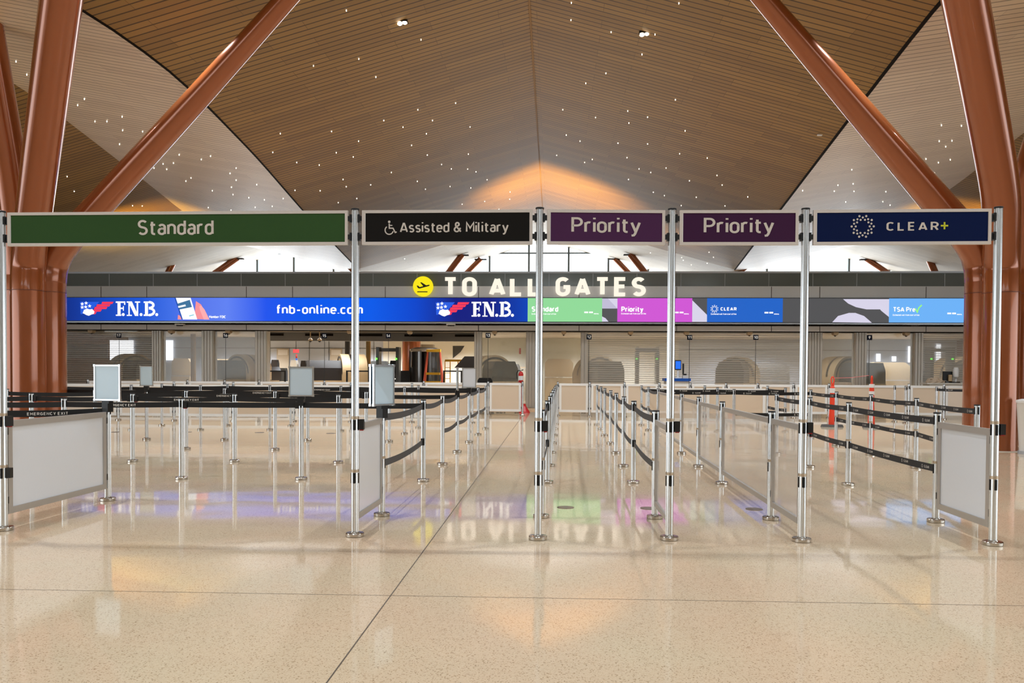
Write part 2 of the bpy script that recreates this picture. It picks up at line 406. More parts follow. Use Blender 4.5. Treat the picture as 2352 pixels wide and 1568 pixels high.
def put_text(txt, h, m, parent, cx, cz, y, w=0.15, gap=0.17, name='lettering', centre=True, width=None, wx=1.0, rz=0.0):
    mb, tw = text_mb(txt, h, w, gap, wx=wx)
    k = 1.0
    if width: k = width / tw
    off = tw / 2 if centre else 0
    R = Matrix.Rotation(rz, 3, 'Z')
    mb.v = [R @ Vector(((v.x - off) * k, v.y, v.z)) + Vector((cx, y, cz)) for v in mb.v]
    return mb.build(name, m, parent, world=True)
def disc(mb, cx, cz, r, y=0.0, n=20):
    mb.add([(cx + r * math.cos(2 * PI * k / n), y, cz + r * math.sin(2 * PI * k / n)) for k in range(n)], [tuple(range(n))])

# ------------------------------------------------------------------ floor
XL, XR, Y0, YS, YE, YG = -26.0, 26.0, -14.0, 30.0, 42.0, 50.0
fl = MB().bbox((XL, Y0, -0.2), (XR, 56, 0)).build('floor', M['terrazzo']); struct(fl)
def floor_strip(name, a, b, w):
    d = (b - a).normalized(); n = Vector((-d.y, d.x, 0)) * w / 2; z = Vector((0, 0, 0.0015))
    o = MB().add([a + n + z, a - n + z, b - n + z, b + n + z], [(0, 3, 2, 1)][0:1]).build(name, M['joint']); return struct(o)
pa, pb = onfloor(0, 1353), onfloor(2352, 1391); dd = (pb - pa).normalized()
floor_strip('trim_1', pa - dd * 8, pb + dd * 8, 0.004)
pa, pb = onfloor(750, 1568), onfloor(1176, 988); dd = (pb - pa).normalized()
floor_strip('trim_2', pa - dd * 4, pa + dd * 26, 0.007)
# round floor boxes
for px, py, r, lab in ((1299, 1165, .085, 'round brushed floor box in the lane behind the first Priority sign'),
                       (1490, 1167, .085, 'round floor box half hidden behind the stanchion beside the second Priority post'),
                       (1732, 1169, .085, 'round brushed floor box in the lane behind the second Priority sign'),
                       (264, 992, .10, 'small dark floor box furthest left in the black-belt queue'),
                       (430, 992, .10, 'small dark floor box second from left in the black-belt queue'),
                       (596, 993, .10, 'small dark floor box third from left in the black-belt queue'),
                       (760, 995, .10, 'small dark floor box nearest the black and green sign post')):
    p = onfloor(px, py)
    tag(MB().lathe([(r, 0), (r, .003), (r * .92, .004)], 32).build('floor_box', M['cap_box'], loc=(p.x, p.y, 0.0005)), lab, 'floor box', 'round covers set in the floor')

# ------------------------------------------------------------------ ceiling: three folded timber vaults
def interp(tab, y):
    if y <= tab[0][0]: return tab[0][1:]
    for a, b in zip(tab, tab[1:]):
        if y <= b[0]:
            t = (y - a[0]) / (b[0] - a[0])
            return tuple(a[i] * (1 - t) + b[i] * t for i in range(1, len(a)))
    return tab[-1][1:]
def spl(tab, y, e=1.2):
    s = [interp(tab, y + k * e) for k in (-1, -.5, 0, .5, 1)]
    return tuple(sum(v[i] for v in s) / 5 for i in range(len(s[0])))
RX, RZ, SL = -0.55, 9.18, 0.28
YC = -14.0
vL = [(Y0, -9.0), (8, -8.3), (13, -7.65), (15.4, -7.52), (17.3, -7.6), (22, -8.0), (28.4, -8.7), (35, -9.35), (42, -10.0), (50, -10.6)]
vR = [(Y0, 6.2), (10, 6.0), (13.3, 6.1), (17.4, 6.5), (27.6, 7.56), (42, 9.06), (50, 9.8)]
rL = [(Y0, -13.2, 8.3), (8, -12.7, 8.3), (19.6, -12.8, 8.12), (22.5, -13.2, 8.0), (28.5, -14.2, 7.85), (33, -15.1, 7.8), (42, -16.4, 7.8), (50, -15.9, 8.7)]
rR = [(Y0, 12.6, 8.3), (10, 12.3, 8.2), (22.3, 12.7, 8.02), (26, 13.3, 7.95), (29, 13.8, 7.87), (42, 15.7, 7.8), (50, 15.3, 8.7)]
def line_pt(k, y):
    if k == 'C': return Vector((RX, y, RZ))
    if k == 'vL': x = spl(vL, y)[0]; return Vector((x, y, RZ - SL * (RX - x)))
    if k == 'vR': x = spl(vR, y)[0]; return Vector((x, y, RZ - SL * (x - RX)))
    if k == 'rL': x, z = spl(rL, y); return Vector((x, y, z))
    if k == 'rR': x, z = spl(rR, y); return Vector((x, y, z))
    if k == 'oL': x, z = spl(rL, y); return Vector((XL, y, z - SL * (x - XL)))
    if k == 'oR': x, z = spl(rR, y); return Vector((XR, y, z - SL * (XR - x)))
allv, allf = [], []
def facet(name, k0, k1, ya, yb, m, dy=0.75):
    n = max(2, int((yb - ya) / dy)); ys = [ya + (yb - ya) * i / n for i in range(n + 1)]
    me = bpy.data.meshes.new(name); vs = []; fs = []; uvs = []
    for y in ys:
        a, b = line_pt(k0, y), line_pt(k1, y)
        vs += [a, b]
        uvs += [(a.x, y), (b.x, y)]
    for i in range(n):
        fs.append((2 * i, 2 * i + 1, 2 * i + 3, 2 * i + 2))
    o = len(allv); allv.extend(vs); allf.extend([tuple(j + o for j in f) for f in fs])
    # a thin slab: timber below, the same sheet 6 cm above
    N = len(vs)
    top = [v + Vector((0, 0, 0.06)) for v in vs]
    fs2 = fs + [tuple(j + N for j in reversed(f)) for f in fs] + [(0, N, N + 1, 1), (2 * n, 2 * n + 1, N + 2 * n + 1, N + 2 * n)]
    me.from_pydata([tuple(v) for v in vs + top], [], fs2)
    ul = me.uv_layers.new(name='UVMap')
    uv2 = uvs + uvs
    for lp in me.loops: ul.data[lp.index].uv = (uv2[lp.vertex_index][0] + 40, uv2[lp.vertex_index][1] + 40)
    me.materials.append(m); me.update()
    ob = bpy.data.objects.new(name, me); C.objects.link(ob); struct(ob)
    return ob
facet('ceiling', 'vL', 'C', YC, YE, M['wood'])
facet('ceiling', 'C', 'vR', YC, YE, M['wood'])
facet('ceiling', 'rL', 'vL', YC, YG, M['wood_side_daylit'])
facet('ceiling', 'vR', 'rR', YC, YG, M['wood_side_daylit'])
facet('ceiling', 'oL', 'rL', YC, 33, M['wood'])
facet('ceiling', 'rR', 'oR', YC, 33, M['wood'])
facet('ceiling', 'vL', 'C', YE, YG, M['wood_far_daylit'])
facet('ceiling', 'C', 'vR', YE, YG, M['wood_far_daylit'])
facet('ceiling', 'oL', 'rL', 33, YG, M['wood_far_daylit'])  # outer slopes change to the painted window-lit tone from here back
facet('ceiling', 'rR', 'oR', 33, YG, M['wood_far_daylit'])
bvh = BVHTree.FromPolygons(allv, allf)
# dark shadow gaps along the valleys, a slim lighter bead along the ridge
nt_ = 3
for k, m, r in (('vL', 'dark', .025), ('vR', 'dark', .035), ('C', 'ridge', .022)):
    ys = [YC + i * 1.0 for i in range(int(43 - YC))]
    path = [line_pt(k, y) - Vector((0, 0, 0.0 if m == 'dark' else 0.0)) for y in ys]
    struct(MB().tube(path, r, 8).build('trim_%d' % nt_, M[m])); nt_ += 1

# ceiling downlights
lights = [(px / 2.94, py / 2.94) for px, py in ((108,411),(181,500),(570,665),(524,707),(824,785),(641,817),(722,817),(828,877),(963,885),(807,971),(1210,1042),(1422,1051),(1359,1074),(1171,1098),(1101,1104),(1126,1140),(1040,1132),(1594,1132),(1553,1168),(1290,1199),(1255,1220),(1594,1213),(1734,1243),(1563,1261),(1434,1285),(1573,1311),(1680,1332),(1785,1346),(1912,1337),(1838,1390),(1406,1399),(1723,1397),(453,1189),(501,1289),(895,1386),(961,1388),(1893,898),(1842,1025),(2004,1094),(1992,1282),(1560,1416))]
lights += [(px / 2.352 + 700, py / 2.352) for px, py in ((225,53),(628,211),(292,315),(47,352),(384,413),(815,554),(611,590),(427,648),(690,648),(893,683),(531,684),(657,720),(145,707),(577,782),(291,760),(170,822),(262,845),(662,835),(884,830),(739,886),(78,889),(792,910),(880,911),(925,926),(468,929),(207,967),(985,969),(608,977),(356,996),(224,1006),(785,1005),(897,1013),(652,1020),(83,1028),(1109,1035),(1107,1074),(281,1070),(972,1086),(181,1092),(850,1101),(1049,1128),(1440,12),(2021,14),(1438,105),(1655,170),(1892,183),(1822,291),(1627,393),(1518,447),(2002,536),(1394,590),(1745,597),(1571,632),(1852,630),(1751,662),(2055,704),(1413,727),(1487,760),(1692,771),(1852,775),(2025,828),(1361,837),(1741,849),(2174,851),(1553,859),(1512,875),(1952,905),(1806,910),(1869,929),(2227,945),(1749,967),(2078,974),(2255,997),(1883,1036),(1943,1054),(2115,1063),(2034,1108),(2270,1110))]
lights += [(px / 3.128 + 1600, py / 3.128) for px, py in ((368,1411),(1932,806),(2201,774),(2245,829),(1759,897),(1903,901),(1743,1011),(1835,1008),(1790,1050),(1648,1139),(1737,1165),(1823,1144),(1709,1240),(1115,1216),(1125,1317),(1016,1327),(762,1366),(989,1370),(1131,1371),(1360,1374),(1537,1400),(1071,1448),(1338,1446),(1390,1471))]
lights += [(1628.6,578.4),(1638.8,590),(1624,604),(1565.8,590.6),(1569.4,597),(1587.8,607.5),(1494,580),(929.5,593.6)]
dl_mesh = {}
def downlight_mesh(r):
    k = round(r, 3)
    if k not in dl_mesh:
        dl_mesh[k] = MB().lathe([(r * .7, .02), (r, 0.0), (r * .95, -.02), (r * .3, -.03)], 12).mesh('downlight', M['lamp'])
    return dl_mesh[k]
def ceil_hit(px, py):
    h = bvh.ray_cast(EYE, ray(px, py), 200)
    return h[0], h[1], h[2]
for px, py in lights:
    p, n, fi = ceil_hit(px, py)
    if p is None: continue
    r = 0.009 * (p - EYE).length / 30 + 0.003
    o = bpy.data.objects.new('downlight', downlight_mesh(round(r / .002) * .002)); C.objects.link(o)
    o.location = p - Vector((0, 0, 0.004))
    if px < 700 and p.x < line_pt('rL', p.y).x: lab, g = 'tiny lit downlight in the golden timber slope at far left', 'downlights in the far left slope'
    elif p.x < line_pt('vL', p.y).x: lab, g = 'tiny lit downlight in the pale timber slope on the left', 'downlights in the left pale slope'
    elif p.x < RX: lab, g = 'tiny lit downlight in the brown vault left of its ridge', 'downlights left of the central ridge'
    elif p.x < line_pt('vR', p.y).x: lab, g = 'tiny lit downlight in the brown vault right of its ridge', 'downlights right of the central ridge'
    else: lab, g = 'tiny lit downlight in the pale timber slope on the right', 'downlights in the right pale slope'
    tag(o, lab, 'downlight', g)
for (px, py), lab in (((924, 49), 'twin spotlight in the brown vault left of the ridge'), ((1480, 75), 'twin spotlight in the brown vault right of the ridge')):
    p, n, fi = ceil_hit(px, py)
    t = thing('twin_spotlight', lab, 'spotlight', p, 'twin spotlights high in the brown vault')
    MB().box((0, 0, 0.0), (.22, .12, .03)).build('housing', M['dark'], t)
    for s in (-1, 1):
        MB().lathe([(.03, .05), (.045, 0), (.05, -.03), (.02, -.05)], 14).build('lamp_head', M['lampbig'], t, loc=(s * .05, 0, -.02 + s * .01), smooth=True)
p, n, fi = ceil_hit(1883, 308)
tag(MB().box((0, 0, -.02), (.11, .08, .03)).build('ceiling_sensor', M['white'], loc=p), 'small white square sensor on the brown vault near the right seam', 'sensor')

# ------------------------------------------------------------------ gable windows beyond the vaults
mb = MB(); nw = 0
def top_z(x, y):
    h = bvh.ray_cast(Vector((x, y, 1)), Vector((0, 0, 1)), 50); return h[0].z if h[0] else 6.0
gl = MB(); xs = [XL + .2 + i * 1.6 for i in range(33)]
for a, b in zip(xs, xs[1:]):
    gl.add([(a, YG - .1, 3.4), (b, YG - .1, 3.4), (b, YG - .1, top_z(b, YG - .15)), (a, YG - .1, top_z(a, YG - .15))], [(0, 1, 2, 3)])
w1 = struct(gl.build('window_1', see_through('gable_glass', (235, 240, 244), 0.12, 0.05, 0.6)))
mu = MB()
for px in (593, 677, 768, 858, 945, 1035, 1125, 1215, 1306, 1397, 1488, 1580, 1672, 1760, 1855, 1948, 2040, 2130, 500, 410, 320, 230):
    x = xat(px, 605, YG - .05); mu.bbox((x - .055, YG - .25, 3.4), (x + .055, YG - .05, top_z(x, YG - .15)))
struct(mu.build('trim_20', M['mullion']))
tz = zat(1250, 582, YG - .05); mt = MB()
for a, b in ((636, 706), (1128, 1360), (1760, 1880)):
    mt.bbox((xat(a, 582, YG - .1), YG - .22, tz - .04), (xat(b, 582, YG - .1), YG - .08, tz + .04))
struct(mt.build('trim_21', M['mullion']))
# lower wall below the gable windows
struct(MB().bbox((XL, YG, 0), (XR, YG + .2, 3.4)).build('wall_rear', M['inner_wall']))

# ------------------------------------------------------------------ copper columns
def smooth_path(pts, n=8):
    out = []
    P = [pts[0]] + pts + [pts[-1]]
    for i in range(1, len(P) - 2):
        for k in range(n):
            t = k / n
            q = []
            for j in range(len(P[0])):
                a, b, c, d = P[i - 1][j], P[i][j], P[i + 1][j], P[i + 2][j]
                q.append(0.5 * (2 * b + (c - a) * t + (2 * a - 5 * b + 4 * c - d) * t * t + (3 * b - a - 3 * c + d) * t ** 3))
            out.append(q)
    out.append(list(pts[-1])); return out
def column(label, foot, pix, Yc, r, seam_y, ytilt=0.0):
    """pix: (px, py, radius); the first point is the seam height, the trunk drops straight to the floor"""
    pts = []
    for (px, py, rr) in pix:
        p = at(px, py, Yc - ytilt * max(0, 600 - py) / 600); pts.append((p.x, p.y, p.z, rr))
    base = Vector((pts[0][0], pts[0][1], 0))
    t = thing('copper_column', label, 'column', base, 'copper branching columns')
    sp = smooth_path([(base.x, base.y, 0.0, r)] + [(base.x, base.y, pts[0][2] * f, r) for f in (.5,)] + pts, 8)
    cut = next(i for i, q in enumerate(sp) if q[2] > pts[0][2] - .02)
    zc = sp[cut][2]
    low = sp[:cut + 1]; up = sp[cut:]
    MB().tube([q[:3] for q in low], [q[3] for q in low], 40).build('trunk', M['copper'], t, smooth=True, world=True)
    MB().tube([q[:3] for q in up], [q[3] for q in up], 40).build('branch', M['copper'], t, smooth=True, world=True)
    MB().lathe([(r + .001, -.006), (r + .003, -.006), (r + .003, .006), (r + .001, .006)], 40, (sp[cut][0], sp[cut][1], zc)).build('seam', M['seam'], t, world=True)
    MB().lathe([(r + .05, 0.0), (r + .05, .012), (r, .012)], 40, base).build('base_ring', M['offwhite'], t, world=True)
    return t
column('copper steel column in the left cluster, nearest trunk with branch rising upright', None,
       [(65, 668, .30), (67, 600, .30), (72, 540, .30), (79, 480, .30), (110, 240, .30), (141, 0, .30), (157, -120, .30), (175, -260, .30)], 15.2, .30, 668, 2.7)
column('copper steel column in the left cluster whose branch sweeps diagonally towards the middle', None,
       [(113, 672, .30), (114, 640, .30), (121, 600, .30), (147, 560, .28), (221, 478, .25), (443, 236, .21), (665, -10, .165), (720, -75, .16)], 15.6, .30, 672, 2.0)
column('copper steel column at far left behind the cluster, branch leaning out of frame', None,
       [(46, 668, .30), (46, 620, .30), (43, 540, .30), (30, 420, .30), (-8, 204, .30), (-60, -90, .30)], 16.4, .30, 668, 1.7)
column('copper steel column in the right cluster, nearest trunk with upright branch', None,
       [(2300, 673, .30), (2300, 600, .30), (2300, 520, .30), (2296, 430, .30), (2258, 215, .305), (2217, 0, .305), (2195, -120, .305), (2170, -260, .305)], 15.2, .30, 673, 2.8)
column('copper steel column in the right cluster whose branch sweeps diagonally towards the middle', None,
       [(2257, 674, .30), (2257, 640, .30), (2252, 600, .30), (2231, 558, .29), (2165, 478, .275), (1960, 239, .22), (1756, 0, .165), (1702, -65, .16)], 15.6, .30, 674, 2.0)
column('copper steel column at far right edge behind the cluster, branch leaning outwards', None,
       [(2374, 675, .30), (2374, 600, .30), (2373, 470, .30), (2376, 384, .30), (2400, 300, .30), (2480, 0, .30)], 16.2, .30, 675, 1.7)

# far struts under the rear bay
for xt, yt, xb, yb, w, lab in ((409, 580, 389, 620, 17, 'distant copper strut under the pale ceiling, leftmost of all'),
                           (545, 592, 505, 620, 18, 'distant copper strut leaning right, second from left, left of the green sign end'),
                           (1062, 584, 1033, 622, 17, 'distant copper strut above the letter T of the gate sign'),
                           (1104, 594, 1076, 622, 14, 'distant copper strut above the letter O of the gate sign'),
                           (1412, 593, 1440, 622, 14, 'distant copper strut above the letter T of GATES'),
                           (1447, 583, 1478, 622, 18, 'distant copper strut above the letters ES of GATES'),
                           (1990, 594, 2032, 622, 15, 'distant copper strut under the blue sign, left of its pair'),
                           (2128, 580, 2146, 622, 18, 'distant copper strut under the blue sign, right of its pair'),
                           (1730, 600, 1702, 622, 14, 'distant copper strut right of the valley between the second Priority sign and post'),
                           (795, 605, 812, 622, 16, 'distant copper strut beside the valley above the first black sign')):
    h = bvh.ray_cast(EYE, ray(xt, yt), 200)
    Ys = min(max(h[0].y if h[0] else 46.0, 43.0), 49.0)
    a, b = at(xt, yt, Ys), at(xb, yb, Ys)
    bot = a + (b - a).normalized() * 4.0
    foot = Vector((bot.x, Ys, 0))
    t = thing('copper_strut', lab, 'strut', foot, 'distant copper struts')
    MB().tube([a, bot], w / 2 / F * Ys * .85, 16).build('strut', M['copper'], t, smooth=True, world=True)
    MB().tube([bot, foot], .25, 16).build('trunk', M['copper'], t, smooth=True, world=True)
    MB().box(a + Vector((0, 0, -.05)), (.7, .3, .05)).build('end_plate', M['dark'], t, world=True)

# ------------------------------------------------------------------ checkpoint frontage
YF = 29.3
def zf(py, Y=YF): return zat(1176, py, Y)
XF0, XF1 = -21.0, 19.0
struct(MB().bbox((XF0, YF, zf(683.5)), (XF1, YF + .4, zf(657))).build('wall_back', M['fascia']))
struct(MB().bbox((XF0, YF + .05, zf(657)), (XF1, YF + .08, zf(627))).build('window_2', M['dark_glass']))
struct(MB().bbox((XF0, YF + .02, zf(627)), (XF1, YF + .12, zf(623))).build('trim_30', M['rail']))
struct(MB().bbox((XF0, YF + .1, zf(740)), (XF1, YF + .5, zf(683.5))).build('trim_31', M['dark']))
struct(MB().bbox((XF0, YF - .02, zf(743)), (XF1, YF + .3, zf(739.5))).build('trim_32', M['rail']))
struct(MB().bbox((XF0, YF + .15, zf(746.5)), (XF1, YF + .3, zf(744))).build('trim_33', M['dark']))
struct(MB().bbox((XF0, YF + .25, zf(759, YF + .25)), (XF1, YF + .8, zf(746, YF + .25))).build('wall_front', M['soffit']))
struct(MB().bbox((XF0, YF + .3, zf(759, YF + .25) - .02), (XF1, YS + .3, zf(759, YF + .25))).build('trim_34', M['dark']))
ROOFZ = zf(740)
struct(MB().bbox((XF0, YF + .4, ROOFZ + .02), (XF1, 48, ROOFZ + .12)).build('trim_35', M['inner_soffit']))
sm = MB()
for px in (232, 337, 566, 672, 885, 1099, 1330, 1554, 1772, 1883, 2127):
    x = xat(px, 670, YF); sm.bbox((x - .012, YF - .004, zf(683)), (x + .012, YF + .01, zf(658)))
    x = xat(px, 750, YF + .25); sm.bbox((x - .012, YF + .246, zf(759, YF + .25)), (x + .012, YF + .26, zf(747, YF + .25)))
struct(sm.build('trim_36', M['seamgrey']))
sm = MB()
for i in range(24):
    x = xat(150 + i * 101, 640, YF + .05); sm.bbox((x - .006, YF + .044, zf(657)), (x + .006, YF + .055, zf(628)))
struct(sm.build('trim_37', M['rail']))
# clamps along the rail
cl = MB()
for i in range(18):
    x = xat(180 + i * 118, 745, YF); cl.box((x, YF + .1, zf(745)), (.16, .1, .05))
struct(cl.build('trim_38', M['dark']))

# LED screen
zs0, zs1 = zf(738.5), zf(684.5); hs = zs1 - zs0
def sx(px): return xat(px, 711, YF - .05)
scr = thing('led_screen', 'long LED screen strip with bank advert and lane wait times above the checkpoint', 'screen', (sx(1180), YF - .05, zs0))
MB().bbox((XF0 + .5, YF - .04, zs0 - .02), (XF1 - .5, YF + .1, zs1 + .02)).build('screen_housing', M['led_off'], scr, world=True)
YL = YF - .045
def led(name, px0, px1, m, y=YL, z0=zs0, z1=zs1, parent=scr):
    return MB().add([(sx(px0), y, z0), (sx(px1), y, z0), (sx(px1), y, z1), (sx(px0), y, z1)], [(0, 1, 2, 3)]).build(name, m, parent, world=True)
def stopf(p, a=20, b=1212): return (p - a) / (b - a)
adv = ramp_emit('led_advert', [(stopf(20), (6, 30, 90)), (stopf(150), (14, 44, 130)), (stopf(330), (26, 82, 205)), (stopf(400), (60, 105, 220)), (stopf(440), (80, 110, 222)), (stopf(530), (92, 124, 232)), (stopf(620), (30, 80, 226)), (stopf(700), (0, 82, 226)), (stopf(860), (0, 86, 224)), (stopf(960), (2, 66, 196)), (stopf(1050), (12, 26, 120)), (stopf(1130), (12, 28, 124)), (stopf(1212), (0, 62, 176))], sx(20), sx(1212))
led('advert', 20, 1212, adv)
sg = [('green_segment', 1212, 1383, 'led_green'), ('pattern_segment', 1383, 1418, 'led_grey'), ('magenta_segment', 1418, 1590, 'led_magenta'), ('pattern_segment', 1590, 1624, 'led_grey'),
      ('blue_segment', 1624, 1798, 'led_blue'), ('pattern_segment', 1798, 2042, 'led_grey'), ('light_blue_segment', 2042, 2330, 'led_sky')]
for nme, a, b, m in sg: led(nme, a, b, M[m])
YT = YL - .004
def zz(py): return zf(py, YF - .05)
def poly(pp, name, m, y=YT, parent=scr):
    pts = [(sx(a), y, zz(b)) for a, b in pp]
    return MB().add(pts, [tuple(range(len(pts)))]).build(name, m, parent, world=True)
poly([(1383, 685), (1418, 685), (1418, 708), (1383, 708)], 'pattern', M['led_lilac'])
poly([(1383, 685), (1396, 685), (1418, 708), (1383, 708)], 'pattern', emit('led_lilac_dark', (184, 180, 204)), YT - .002)
poly([(1383, 726), (1391, 730), (1398, 738), (1383, 738)], 'pattern', M['led_lilac'])
poly([(1590, 689), (1624, 722), (1590, 722)], 'pattern', M['led_lilac'])
poly([(1590, 722), (1624, 722), (1624, 738), (1590, 738)], 'pattern', M['led_lilac'])
poly([(1936, 686), (2042, 686), (2042, 709), (2020, 709), (1990, 709), (1966, 704), (1948, 696)], 'pattern', M['led_lilac'])
poly([(2010, 695), (2042, 709), (2042, 726), (2024, 712)], 'pattern', M['led_lilac'])
poly([(1912, 738), (1925, 724), (1950, 717), (1965, 717), (1985, 724), (2003, 739)], 'pattern', M['led_lilac'])
def ltext(txt, px, pyb, hpx, w=.2, gap=.13, m='led_white', width_px=None, wx=1.0, name='lettering'):
    k = YF / F
    return put_text(txt, hpx * k, M[m], scr, sx(px), zz(pyb), YT - .002, w, gap, name, False, width_px * k if width_px else None, wx)
ltext('fnb-online.com', 634, 722, 22, .17, .10, width_px=204)
ltext('Member FDIC', 480, 732, 6.5, .22, .08, width_px=40)
ltext('Standard', 1221, 716, 13, .24, .05, width_px=61)
ltext('Estimated wait from start of line', 1221, 722.5, 4, .2, .08, width_px=56)
ltext('Priority', 1427, 716, 13, .24, .05, width_px=50)
ltext('Estimated wait from start of line', 1427, 721.5, 4, .2, .08, width_px=56)
ltext('CLEAR', 1655, 712.5, 8, .24, .16, width_px=36)
ltext('Estimated wait from start of line', 1633, 722, 4, .2, .08, width_px=57)
ltext('TSA Pre', 2051, 714.5, 11, .2, .05, width_px=49)
ltext('Estimated wait from start of line', 2051, 723.5, 4, .2, .08, width_px=58)
stroke = MB(); stroke_poly(stroke, [(2102, 707), (2107, 715), (2110, 706), (2117, 699)], 3.0, lambda p: (sx(p[0]), YT - .003, zz(p[1])))
stroke.build('tick', M['led_tick'], scr, world=True)
for a, mpx in ((1342, 1364), (1550, 1571), (1756, 1778), (2176, 2198)):
    for q in (0, 11): led('dash', a + q, a + q + 9, M['led_white'], YT - .002, zz(718.5 if a != 2176 else 719.5), zz(715 if a != 2176 else 716))
    ltext('mins', mpx, 721.5, 3.6, .24, .08, width_px=11)
def dots_ring(px, py, R, m, r0, y, parent, fx, fz, n=12):
    mb = MB()
    for k in range(n):
        a = 2 * PI * k / n + PI / n
        for rr, off in ((.64, PI / n), (1.0, 0)):
            disc(mb, fx(px + R * rr * math.cos(a + off)), fz(py + R * rr * math.sin(a + off)), r0, y, 8)
    return mb.build('ring_of_dots', m, parent, world=True)
dots_ring(1641, 708.5, 8, M['led_white'], .017, YT - .003, scr, sx, zz, 10)
def fnb(px):
    """bank emblem: stars, clasped hands, striped sleeve, serif initials"""
    q = lambda x, y: (px + x, y)
    poly([q(0, 694), q(44, 694), q(28, 712), q(10, 712), q(5, 723), q(1, 723)], 'emblem_ground', M['led_logo'])
    st = MB()
    for cx, cy in ((5, 699), (14, 697), (22, 704), (13, 706), (5, 707)):
        pts = []
        for i in range(10):
            r = 4.6 if i % 2 == 0 else 2.0
            a = math.radians(90 + i * 36); pts.append((sx(px + cx + r * math.cos(a)), YT - .004, zz(cy - r * math.sin(a))))
        o = len(st.v); st.v += [Vector(p) for p in pts] + [Vector((sx(px + cx), YT - .004, zz(cy)))]
        st.f += [(o + i, o + 10, o + (i + 1) % 10) for i in range(10)]
    st.build('stars', M['led_white'], scr, world=True)
    poly([q(6, 721), q(9, 713), q(16, 710), q(22, 712), q(28, 711), q(33, 717), q(32, 722), q(26, 724), q(20, 727), q(14, 725), q(9, 722)], 'clasped_hands', M['led_white'], YT - .005)
    for x0, x1, y0 in ((50, 77, 694), (38, 70, 700), (33, 63, 706), (30, 50, 712), (29, 38, 718)):
        poly([q(x0 + 1, y0), q(x1, y0), q(x1 - 3, y0 + 5), q(x0 - 1, y0 + 5.5)], 'stripe', M['led_red'], YT - .003)
    # serif initials
    mb = MB(); f = lambda p: (sx(px + p[0]), YT - .003, zz(p[1]))
    def bar(x0, y0, x1, y1): mb.add([f((x0, y1)), f((x1, y1)), f((x1, y0)), f((x0, y0))], [(0, 1, 2, 3)])
    bar(86, 693, 93, 727); bar(82, 693, 102, 696.5); bar(82, 724, 94.5, 727); bar(93, 707.5, 99, 711); bar(101, 693, 104, 701); bar(98.5, 704, 100.5, 715)
    bar(111, 693, 114, 727); bar(107, 693, 118, 696); bar(107, 724.5, 119, 727); mb.add([f((110, 693)), f((119, 693)), f((134, 727)), f((126, 727))], [(0, 3, 2, 1)])
    bar(130, 693, 133.5, 727); bar(126, 693, 138, 696)
    bar(149, 693, 156, 727); bar(146, 693, 160, 696.5); bar(146, 723.5, 160, 727)
    stroke_poly(mb, arc(158, 701.5, 10.5, 7, -90, 90, 10), 5.5, f); stroke_poly(mb, arc(158, 717.0, 12, 8, -90, 90, 10), 5.5, f)
    for cx in (99, 140, 176): disc(mb, sx(px + cx), zz(723.8), .055, YT - .003, 14)
    mb.build('initials', M['led_white'], scr, world=True)
fnb(184); fnb(1001)
# phone in hand on the advert
poly([(446, 734), (450, 692), (462, 700), (468, 712), (480, 735)], 'hand', M['led_skin'], YT - .001)
poly([(468, 735), (459, 712), (458, 704), (462, 702), (470, 712), (481, 735)], 'hand', emit('led_skin_light', (246, 166, 168)), YT - .002)
poly([(408, 735), (409, 724), (414, 727), (417, 735)], 'hand', M['led_skin'], YT - .002)
poly([(401, 684.5), (438, 684.5), (453, 735), (417, 735)], 'phone', M['led_white'], YT - .003)
poly([(401, 684.5), (404, 684.5), (420, 735), (417, 735)], 'phone_edge', M['led_navy'], YT - .004)
poly([(408, 698), (436, 689), (441, 706), (412, 712)], 'phone_picture', emit('led_photo', (60, 110, 150)), YT - .004)
poly([(409, 704), (426, 700), (427, 704), (410, 708)], 'phone_picture', M['led_white'], YT - .005)
poly([(434, 726), (445, 723), (446, 725), (435, 728)], 'phone_picture', emit('led_btn', (110, 190, 210)), YT - .004)

# TO ALL GATES letters
gs = thing('gate_sign', 'lit sign reading TO ALL GATES with yellow plane disc on the dark fascia', 'sign', (xat(1210, 680, YF - .1), YF - .1, zf(682)))
YGS = YF - .12
def gx(px): return xat(px, 658, YGS)
kk = (YGS) / F
for word, x0, x1 in (('TO', 1017, 1095), ('ALL', 1123, 1243), ('GATES', 1276, 1484)):
    mbt, tw = text_mb(word, 46 * kk, .235, .22)
    mbt2 = MB()
    sca = (gx(x1) - gx(x0)) / tw
    base = Vector((gx(x0), YGS, zat(1210, 681, YGS)))
    n = len(mbt.v)
    front = [Vector((v.x * sca, 0, v.z)) + base for v in mbt.v]; back = [v + Vector((0, .07, 0)) for v in front]
    mbt2.v = front + back
    mbt2.f = mbt.f + [(f[0], f[3], f[3] + n, f[0] + n) for f in mbt.f] + [(f[1], f[1] + n, f[2] + n, f[2]) for f in mbt.f]
    mbt2.build('word', M['letter_lit'], gs, world=True)
dm = MB(); cxx, czz, rr = gx(971.5), zat(971, 657.5, YGS), 23.3 * kk
vs = [(cxx + rr * math.cos(2 * PI * k / 40), czz + rr * math.sin(2 * PI * k / 40)) for k in range(40)]
dm.prism(vs, YGS, YGS + .07).build('disc', M['yellow_sign'], gs, world=True)
pm = MB(); g = lambda p: (gx(p[0]), YGS - .006, zat(971, p[1], YGS))
stroke_poly(pm, [(958.5, 670), (982, 670)], 2.2, g)
pm.add([g(p) for p in ((957, 656), (960, 655.5), (964, 659), (972, 657), (965, 648.5), (968, 648), (979, 655), (986, 653.5), (987, 655), (985, 656.8), (964, 662.5), (960, 661.5))], [tuple(range(12))])
pm.build('plane_symbol', M['ink_black'], gs, world=True)

